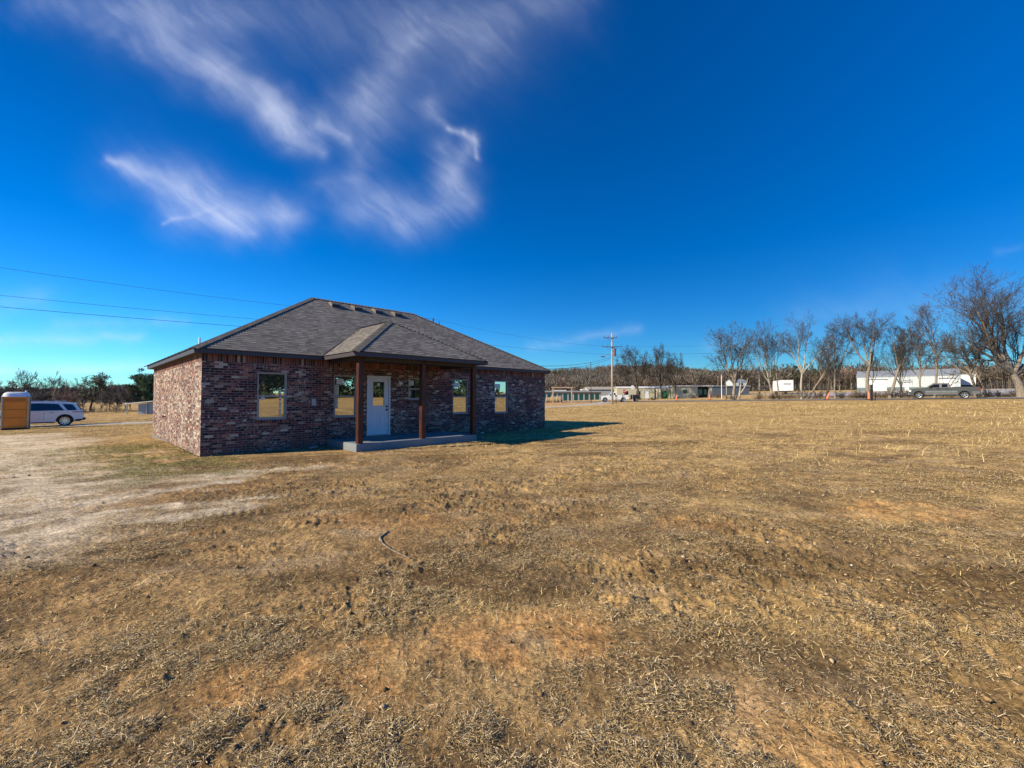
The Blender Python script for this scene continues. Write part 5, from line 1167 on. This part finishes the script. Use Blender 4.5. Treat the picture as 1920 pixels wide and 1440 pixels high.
# ---------------------------------------------------------------- trees
def nrmz(v): return v/(np.linalg.norm(v, axis=-1, keepdims=True) + 1e-9)
def grow(S, D, L, R, ns, wander, up, rng, taper=.35):
    P = [S]; DD = [D]; d = D
    for i in range(ns):
        d = nrmz(d + rng.normal(0, wander, d.shape) + np.array([0, 0, up])); P.append(P[-1] + d*(L/ns)[:, None]); DD.append(d)
    t = np.linspace(0, 1, ns+1); return np.stack(P, 1), np.stack(DD, 1), R[:, None]*(1 - (1-taper)*t)[None]
def spawn(P, D, R, L, n, t0, ang, asd, lr, rr, rng, decay=.38, t1=1.0):
    nb, k = P.shape[:2]; t = t0 + (t1-t0)*(np.arange(n)[None] + rng.random((nb, n)))/n
    f = t*(k-1); i = np.minimum(f.astype(int), k-2); w = f - i; b = np.arange(nb)[:, None]
    S = P[b, i]*(1-w)[..., None] + P[b, i+1]*w[..., None]; d = D[b, i+1]; r = R[b, i]*(1-w) + R[b, i+1]*w
    az = (np.arange(n)[None]*2.4 + rng.uniform(0, 6.28, (nb, 1)) + rng.normal(0, .5, (nb, n))); an = np.radians(rng.normal(ang, asd, (nb, n)))
    ref = np.where(np.abs(d[..., 2:3]) > .8, np.array([1., 0, 0]), np.array([0, 0, 1.])); a = nrmz(np.cross(d, ref)); c = np.cross(d, a)
    nd = d*np.cos(an)[..., None] + (a*np.cos(az)[..., None] + c*np.sin(az)[..., None])*np.sin(an)[..., None]
    ln = (L[:, None]*lr*(1 - decay*(t-t0)/(1.001-t0)*.8)*rng.uniform(.7, 1.25, (nb, n)))
    return S.reshape(-1, 3), nrmz(nd.reshape(-1, 3)), ln.reshape(-1), (r*rr).reshape(-1)
def tubes(P, D, R, k):
    nb, m = P.shape[:2]; ref = np.where(np.abs(D[:, :1, 2:3]) > .8, np.array([1., 0, 0]), np.array([0, 0, 1.])); a = nrmz(np.cross(D, np.broadcast_to(ref, D.shape))); c = np.cross(D, a)
    th = np.arange(k)*2*math.pi/k
    V = P[:, :, None] + (a[:, :, None]*np.cos(th)[:, None] + c[:, :, None]*np.sin(th)[:, None])*R[:, :, None, None]
    base = (np.arange(nb)*m*k)[:, None, None]; i = np.arange(m-1)[None, :, None]; j = np.arange(k)[None, None]
    q = np.stack([base+i*k+j, base+i*k+(j+1) % k, base+(i+1)*k+(j+1) % k, base+(i+1)*k+j], -1).reshape(-1, 4)
    return V.reshape(-1, 3), q
def merge(lst):
    V = []; Q_ = []; n = 0
    for v, q in lst: V.append(v); Q_.append(q + n); n += len(v)
    return np.vstack(V), np.vstack(Q_)
def bare_tree(px, Z, H, W, label, seed, group, tf=.34, n=(5,7,7,5,4), ang=(34,31,32,34,36), up=.05, lean=(0,0), bark='bark', twig='twig', rr0=.020, name='bare_tree', rtw=.015, lead=None, stems=1, xy=None, cat='tree', wander=.10, asym=(0,0)):
    rng = np.random.default_rng(seed); x, y = xy if xy else pxw(px, Z); z = T(x, y)
    S = np.zeros((stems, 3)); D = np.zeros((stems, 3)); D[:, 2] = 1; D[:, 0] = lean[0]; D[:, 1] = lean[1]
    if stems > 1: 
        S[:, 0] = rng.normal(0, .25, stems); S[:, 1] = rng.normal(0, .2, stems); D[:, 0] += np.linspace(-.3, .3, stems); D[:, 1] += rng.normal(0, .12, stems)
    S[:, 2] = -.3; D = nrmz(D); L = H*tf*rng.uniform(.9, 1.15, stems); R = np.full(stems, H*rr0)
    lv = []; P, DD, RR = grow(S, D, L, R, 7, wander*.7, .02, rng, .62); lv.append((P, DD, RR)); RR[:, 0] *= 1.35
    Lp = L
    if lead is None:
        s, d, l, r = spawn(P, DD, RR, np.full(stems, H*(1-tf)*.80), n[0], .55, ang[0], 9, 1, .66, rng, .15)
        # one leader carries on
        d[n[0]-1::n[0]] = nrmz(d[n[0]-1::n[0]]*.35 + DD[:, -1]); s[n[0]-1::n[0]] = P[:, -1]; r[n[0]-1::n[0]] = RR[:, -1]*.9
    else:
        k = len(lead); s = np.repeat(P[:1, -1], k, 0); s = np.stack([P[0, -1]*q[4] + P[0, 4]*(1-q[4]) for q in lead]); d = nrmz(np.array([q[:3] for q in lead], float)); l = np.array([q[3] for q in lead])*H; r = np.full(k, RR[0, -1]*.8)
    cfg = [(7, .10, up), (5, .10, up), (4, .10, up*.8), (3, .11, up*.5), (2, .12, 0)]
    for i in range(len(n)):
        ns, wd, u_ = cfg[i]; P, DD, RR = grow(s, d + np.array([asym[0], asym[1], 0]), l, np.maximum(r, rtw), ns, wd, u_, rng, .3); lv.append((P, DD, RR))
        if i == len(n)-1: break
        s, d, l, r = spawn(P, DD, RR, l, n[i+1], .22 if i else .3, ang[i+1], 12, [.60,.56,.56,.62][i], .55, rng)
    k_ = [8, 6, 4, 3, 3, 3]; tr = [tubes(*lv[i], k_[i]) for i in range(2)]; cr = [tubes(*lv[i], k_[i]) for i in range(2, len(lv))]
    Vt, Qt = merge(tr); Vc, Qc = merge(cr)
    zt = np.percentile(Vc[:, 2], 98.3); sx = W/2/np.percentile(np.abs(Vc[:, 0] - Vc[:, 0].mean()), 98.5); sz = H/zt
    sc = np.array([sx, sx, sz]); Vt = Vt*sc; Vc = Vc*sc
    thick = 1/ max(.7, sx)
    Rt = empty(name, (x, y, z), 0, label, cat, group)
    link('trunk', mesh_np('trunk', Vt, Qt, smooth=True), M[bark], Rt); link('crown', mesh_np('crown', Vc, Qc), M[twig], Rt)
    return Rt
ROW = 'bare trees along the far side of the road'
def rowZ(px, off=7.):
    r = (px-960)/F; t = (RP[0]-r*RP[1])/(.655+r*.755); Zr = RP[1]+.755*t; x = RP[0]-.655*t; k = math.hypot(r, 1)
    # step off away from the road
    return Zr + off*1.0/ (r*.755+.655)
def rt(px, top, l, r, label, seed, off=7., **kw):
    Z = rowZ(px, off); z = T((px-960)/F*Z, Z); H = EYE + (744-top)*Z/F - z; W = (r-l)*Z/F/1.02
    return bare_tree(px, Z, H, W, label, seed, ROW, **kw)
rt(1374, 611, 1327, 1412, 'leftmost roadside tree with a broad round crown on a forked low trunk', 1, tf=.28, lead=[(-.35,0,1,.62,1),(.22,.1,1,.66,1),(.5,-.1,.9,.5,.9),(-.6,.1,.8,.45,.8),(-.1,-.3,1,.6,.9)], n=(5,7,7,5,4), rr0=.024)
rt(1385, 690, 1380, 1412, 'low lopped tree with one pale arched limb beside the leftmost roadside tree', 2, tf=.3, lead=[(.75,0,.8,.6,.7),(.15,0,1,.65,1)], n=(2,2,3,2), bark='barkpale', rr0=.045, up=.12)
rt(1451, 606, 1412, 1474, 'tree with a pale trunk leaning left and a ragged twiggy top', 3, tf=.42, lean=(-.28,0), n=(5,7,7,5,4), bark='barkpale', rr0=.019, asym=(-.04,0))
rt(1461, 622, 1444, 1492, 'slim dark trunk splitting into a wide fork beside the pale leaning one', 4, tf=.5, lead=[(-.35,0,1,.42,1),(.5,0,1,.48,1)], n=(5,7,7,5,4), rr0=.017)
rt(1503, 595, 1454, 1542, 'tall pale trunked tree with steep forking limbs and a high spreading crown', 5, tf=.36, lead=[(-.28,0,1,.62,1),(.25,.1,1,.62,1),(.6,-.1,.8,.5,.9),(-.55,.1,.95,.5,1)], n=(5,7,7,5,4), bark='barkpale', rr0=.024)
rt(1513, 640, 1500, 1560, 'thin crooked tree leaning right behind the tall pale trunk', 6, tf=.55, lean=(.42,0), n=(5,6,6,5,3), rr0=.014)
rt(1566, 612, 1530, 1598, 'slender upright tree with a loose open crown beyond the leaning cone', 7, tf=.5, n=(5,6,7,5,4), lean=(-.12,0), rr0=.014)
rt(1576, 660, 1558, 1604, 'small thin tree just right of the slender upright one', 8, tf=.4, n=(5,6,7,5), rr0=.015, off=9)
rt(1549, 668, 1530, 1566, 'dark ragged stub tree directly behind the leaning cone', 9, tf=.55, n=(3,4,4,3), rr0=.026, bark='barkdark')
rt(1627, 587, 1570, 1672, 'stout tree with a broad flat topped crown by the barn left end', 10, tf=.42, lead=[(-.62,0,.85,.55,1),(.30,0,1,.58,1),(-.15,.2,1,.55,1),(.55,.1,.9,.45,.9)], n=(5,7,7,5,4), rr0=.026)
rt(1636, 648, 1622, 1664, 'thin dark tree close to the stout flat topped one', 11, tf=.5, n=(5,6,7,5), rr0=.015, off=8.5, bark='barkdark')
rt(1667, 611, 1650, 1704, 'sinuous thin tree curving over the barn doors', 12, tf=.55, lean=(.14,0), n=(5,6,7,5,4), rr0=.018, wander=.22)
rt(1692, 640, 1668, 1716, 'bushy dark low tree in front of the middle of the barn', 13, tf=.3, n=(6,7,7,6), rr0=.022, stems=2, bark='barkdark', off=8)
rt(1729, 632, 1698, 1746, 'bare tree whose trunk rises just behind the grey pickup hood', 14, tf=.5, lean=(-.12,0), n=(6,7,7,6), rr0=.020)
rt(1752, 568, 1696, 1768, 'tall slender tree standing behind the grey pickup cab', 15, tf=.5, lean=(-.06,0), lead=[(-.5,0,1,.42,1),(.12,0,1,.5,1),(.55,0,.9,.3,.7),(-.1,.3,1,.42,1)], n=(5,7,7,5,4), rr0=.021)
rt(1768, 668, 1756, 1800, 'short gnarled dark tree with hooked limbs behind the grey pickup', 16, tf=.35, n=(4,4,4,3), rr0=.026, bark='barkdark', wander=.2, off=9)
rt(1829, 619, 1782, 1856, 'spreading tree just behind the tail of the grey pickup', 17, tf=.42, lean=(-.05,0), n=(6,7,7,6,3), rr0=.022)
rt(1853, 655, 1838, 1880, 'thin leaning tree right of the grey pickup tail', 18, tf=.6, lean=(-.3,0), n=(5,6,7,5), rr0=.017)
rt(1917, 524, 1764, 2070, 'biggest tree, at the right edge, leaning left into a huge fan of limbs', 19, off=5., tf=.30, lean=(-.28,0), lead=[(-1.15,0,.95,.78,1),(-.85,.1,1.15,.72,1),(-.42,0,1.2,.74,1),(-.05,.1,1.2,.68,.9),(.4,0,1.1,.6,.8),(-1.3,-.1,.65,.55,.8),(.8,0,.9,.5,.7)], n=(8,8,7,5,4), rr0=.032, up=.07, rtw=.015)
rt(1906, 600, 1880, 1960, 'second trunk at the right edge rising inside the big fan shaped tree', 20, off=9, tf=.45, n=(6,7,7,6), rr0=.022, bark='barkdark')
# three big oaks by the mobile homes
OAK = 'big bare oaks by the mobile homes'
for px, Z, top, l, r, lb, sd in [(1198, 104, 655, 1152, 1222, 'leftmost big dark oak with a wide round crown beside the white pickup', 41), (1241, 108, 649, 1218, 1264, 'middle big oak, taller and narrower than its neighbours', 42), (1267, 102, 662, 1248, 1296, 'rightmost big oak with drooping pale lower limbs', 43)]:
    z = T((px-960)/F*Z, Z); bare_tree(px, Z, EYE+(744-top)*Z/F-z, (r-l)*Z/F/1.1, lb, sd, OAK, tf=.36, n=(8,6,6,5,3), ang=(50,36,36,38,40), bark='barkdark', twig='twigdark', rr0=.030, up=.06, name='oak_tree', rtw=.026)
# trees beyond the left field
LT = 'trees beyond the left field'
def lt(px, Z, top, l, r, lb, sd, **kw):
    z = T((px-960)/F*Z, Z); kw.setdefault('n', (6,6,6,5)); kw.setdefault('twig', 'twig'); kw.setdefault('bark', 'bark'); kw.setdefault('rtw', .022)
    bare_tree(px, Z, EYE+(744-top)*Z/F-z, (r-l)*Z/F/1.5, lb, sd, LT, **kw)
lt(36, 74, 698, -8, 76, 'broad fan shaped bare tree directly above the portable toilet', 61, n=(9,8,7,6), tf=.4, twig='twig', bark='bark', rr0=.025, up=.03)
lt(-14, 78, 706, -50, 14, 'bare tree cut by the left edge of the view', 62)
lt(96, 82, 700, 78, 116, 'narrow tall bare tree above the middle of the SUV roof', 63, tf=.5)
lt(72, 88, 716, 46, 96, 'bushy bare tree between the fan shaped tree and the narrow one', 64)
lt(118, 86, 712, 100, 140, 'greyish bare tree above the rear half of the SUV', 65, twig='twig')
lt(140, 92, 710, 118, 170, 'pale twiggy tree behind the round topped evergreen on its left', 66, twig='twig')
lt(192, 92, 708, 172, 210, 'pale twiggy tree behind the round topped evergreen on its right', 67, twig='twig')
lt(60, 70, 735, 46, 80, 'low dark thicket tree just right of the portable toilet', 68, tf=.25)
lt(108, 72, 730, 88, 128, 'low reddish thicket tree above the SUV roof', 69, tf=.25, twig='twigred')
lt(206, 82, 716, 186, 226, 'bare purple brown tree right of the round topped evergreen', 70, twig='twigred')
lt(224, 80, 722, 208, 244, 'low purple brown tree next to the dark pine', 71, twig='twigred', tf=.28)
lt(148, 74, 738, 134, 164, 'reddish low thicket tree behind the SUV tail', 72, twig='twigred', tf=.25)
lt(238, 74, 730, 226, 256, 'small thicket tree left of the low grey shed', 73, tf=.3)
lt(190, 76, 735, 178, 204, 'thin dark stemmed low tree in the middle of the left thicket', 74, tf=.3)

def evergreen(px, Z, top, W, lb, seed, mat, tf=.3, nb=26, leaf=.32, xy=None, Hh=None, grp=None, nl=160):
    rng = np.random.default_rng(seed); x, y = xy if xy else pxw(px, Z); z = T(x, y); H = Hh or (EYE + (744-top)*Z/F - z)
    Rt = empty('evergreen_tree', (x, y, z), 0, lb, 'tree', grp)
    P, D, R = grow(np.array([[0,0,-.3]]), np.array([[0,0,1.]]), np.array([H*.9]), np.array([H*.028]), 9, .05, .05, rng, .25)
    t = rng.uniform(tf, 1., nb); f = t*9; i = np.minimum(f.astype(int), 8); S = P[0, i]
    az = rng.uniform(0, 6.28, nb); el = rng.uniform(.1, .7, nb) + (t-.5)*.8; d = np.stack([np.cos(az)*np.cos(el), np.sin(az)*np.cos(el), np.sin(el)], -1)
    ln = W*.5*np.sqrt(np.clip(1 - ((t-.55)/.55)**2, .12, 1))*rng.uniform(.75, 1.1, nb)
    Pb, Db, Rb = grow(S, d, ln, np.full(nb, H*.011), 4, .12, .05, rng, .3)
    Vt, Qt = merge([tubes(P, D, R, 8), tubes(Pb, Db, Rb, 4)]); link('trunk', mesh_np('trunk', Vt, Qt, smooth=True), M['barkdark'], Rt)
    # needle sprays round clumps on the limbs
    ncl = nb*4; bi = rng.integers(0, nb, ncl); k = rng.integers(2, 5, ncl); C = Pb[bi, k] + rng.normal(0, W*.045, (ncl, 3)); cs = rng.uniform(.05, .10, ncl)*W
    n = ncl*nl//4; ci = rng.integers(0, ncl, n); o = rng.normal(0, 1, (n, 3)); o = nrmz(o)*rng.random((n, 1))**.45*cs[ci][:, None]*np.array([1,1,.7]); c = C[ci] + o
    d = nrmz(nrmz(o) + rng.normal(0, .6, (n, 3)) + np.array([0,0,.4])); s = nrmz(np.cross(d, rng.normal(0, 1, (n, 3)))); L = rng.uniform(.5, 1.2, (n, 1))*leaf; w_ = L*.16
    V = np.stack([c - s*w_, c + s*w_, c + d*L + s*w_*.3, c + d*L - s*w_*.3], 1).reshape(-1, 3)
    link('crown', mesh_np('crown', V, np.arange(n*4).reshape(-1, 4)), M[mat], Rt)
evergreen(170, 78, 704, 5.6, 'round topped brownish green evergreen beyond the left field', 81, 'juniper', tf=.38, nb=30, leaf=.34, grp=LT, nl=120)
evergreen(270, 84, 700, 6.6, 'dark green pine partly hidden behind the left end of the house', 82, 'pine', tf=.3, nb=30, leaf=.4, grp=LT, nl=150)
evergreen(288, 88, 702, 6., 'second dark green pine mostly hidden behind the left end of the house', 83, 'pine', tf=.3, nb=30, leaf=.45, grp=LT, nl=200)

# undergrowth along the road, each bush its own
def bush(px, Z, H, W, lb, seed, mat='brush', xy=None, grp='scrub along the road', n=(9,4,4), cnt=14):
    rng = np.random.default_rng(seed); x, y = xy if xy else pxw(px, Z); z = T(x, y); S = np.zeros((cnt, 3)); S[:, :2] = rng.normal(0, W*.12, (cnt, 2)); S[:, 2] = -.05
    az = rng.uniform(0, 6.28, cnt); el = rng.uniform(.5, 1.4, cnt); d = np.stack([np.cos(az)*np.cos(el), np.sin(az)*np.cos(el), np.sin(el)], -1)
    l = H*rng.uniform(.6, 1.05, cnt); P, D, R = grow(S, d, l, np.full(cnt, .02), 4, .15, .02, rng, .4); lv = [(P, D, R)]
    for k in (1, 2): s, d, l, r = spawn(P, D, R, l, n[k]+2, .15, 38, 14, .5, .8, rng); P, D, R = grow(s, d, l, np.maximum(r, .014), 3, .2, 0, rng, .5); lv.append((P, D, R))
    V, Q_ = merge([tubes(*q, 3) for q in lv]); V[:, 2] *= H/np.percentile(V[:, 2], 99)
    Rt = empty('bush', (x, y, z), 0, lb, 'bush', grp); link('branches', mesh_np('branches', V, Q_), M[mat], Rt)
names = ['between the lopped limb tree and the pale leaning trunk', 'at the foot of the pale leaning trunk', 'in front of the white box trailer', 'at the foot of the tall pale trunked tree', 'left of the leaning orange cone', 'right of the leaning orange cone', 'left of the stout flat topped tree', 'at the foot of the stout flat topped tree', 'under the sinuous thin tree', 'in front of the barn middle', 'just left of the grey pickup bumper', 'behind the grey pickup front wheel', 'behind the grey pickup bed', 'right of the grey pickup tail', 'at the foot of the biggest tree', 'under the leftmost roadside tree', 'left of the box trailer', 'at the barn left corner', 'between barn doors and stout tree', 'right of the thin leaning tree']
for i, (px, w_, h) in enumerate([(1420,3.2,1.3),(1447,2.6,1.2),(1478,3.2,1.3),(1508,4.,1.9),(1536,3.,1.5),(1572,2.6,1.2),(1604,3.,1.4),(1622,2.4,1.0),(1662,2.4,1.1),(1684,2.8,1.4),(1706,2.2,1.2),(1722,2.,1.),(1775,3.,1.2),(1845,2.6,1.2),(1905,3.2,1.3),(1369,3.4,1.2),(1459,3.,1.3),(1611,2.,1.2),(1646,2.,1.),(1872,3.,.9)]):
    bush(px, rowZ(px, 5.5 + (i % 3)), h, w_, ('dark ' if i % 2 else 'tan ') + 'leafless scrub bush ' + names[i], 300+i, 'twigdark' if i % 2 else 'brush')
for i, (px, Z, h, w_, lb) in enumerate([(1300, 98, 1.1, 3., 'dry weed bush in front of the cream mobile home with carport'), (1225, 97, .8, 2.6, 'low dry weeds in front of the blue grey mobile home'), (1345, 96, 1.2, 3.4, 'dark scrub in front of the long dark shed'), (165, 70, 1.2, 4., 'brown scrub under the round topped evergreen'), (215, 72, 1.3, 4., 'brown scrub at the right part of the left thicket'), (125, 71, 1.4, 4., 'brown scrub showing beside the SUV tail'), (90, 70, 1.6, 5., 'dark scrub above the SUV roof'), (20, 70, 1.8, 5., 'dark scrub left of the portable toilet')]):
    bush(px, Z, h, w_, lb, 340+i, 'twigdark' if i % 2 else 'brush', grp='scrub clumps near the far trees')

for k, (px, Z, top, l, r, mt) in enumerate([(4,72,730,-12,22,'twigdark'),(26,70,733,12,44,'twigred'),(84,73,732,70,100,'twigdark'),(126,74,733,112,144,'twigred'),(158,80,728,146,176,'twigdark'),(200,84,726,186,216,'twigdark'),(218,78,736,206,232,'twigdark'),(246,86,728,232,262,'twigred')]):
    lt(px, Z, top, l, r, ['dark thicket tree at the left edge behind the portable toilet','reddish thicket tree behind the portable toilet roof','dark thicket tree above the front half of the visible SUV roof','reddish thicket tree above the SUV rear window','dark thicket tree left of the evergreen trunk','dark thicket tree right of the evergreen trunk','small dark thicket tree between the evergreen and the dark pine','reddish thicket tree under the dark pine'][k], 90+k, tf=.22, twig=mt, n=(7,6,6,5))
# trees and field on the other side of the camera, seen only in the window glass
RG = 'dark evergreens mirrored in the windows'
rngm = random.Random(5)
for i in range(24):
    a = rad(76 + i*2.5 + rngm.uniform(-1, 1)); r = 58 + (i % 2)*9 + rngm.uniform(0, 5)
    px = (math.sin(a)*r, math.cos(a)*r); evergreen(0, 0, 0, rngm.uniform(10, 13), 'dark evergreen standing behind the camera and mirrored in the window glass', 500+i, 'pine', tf=.04, nb=26, leaf=.8, xy=px, Hh=rngm.uniform(8, 11), grp=RG, nl=200)
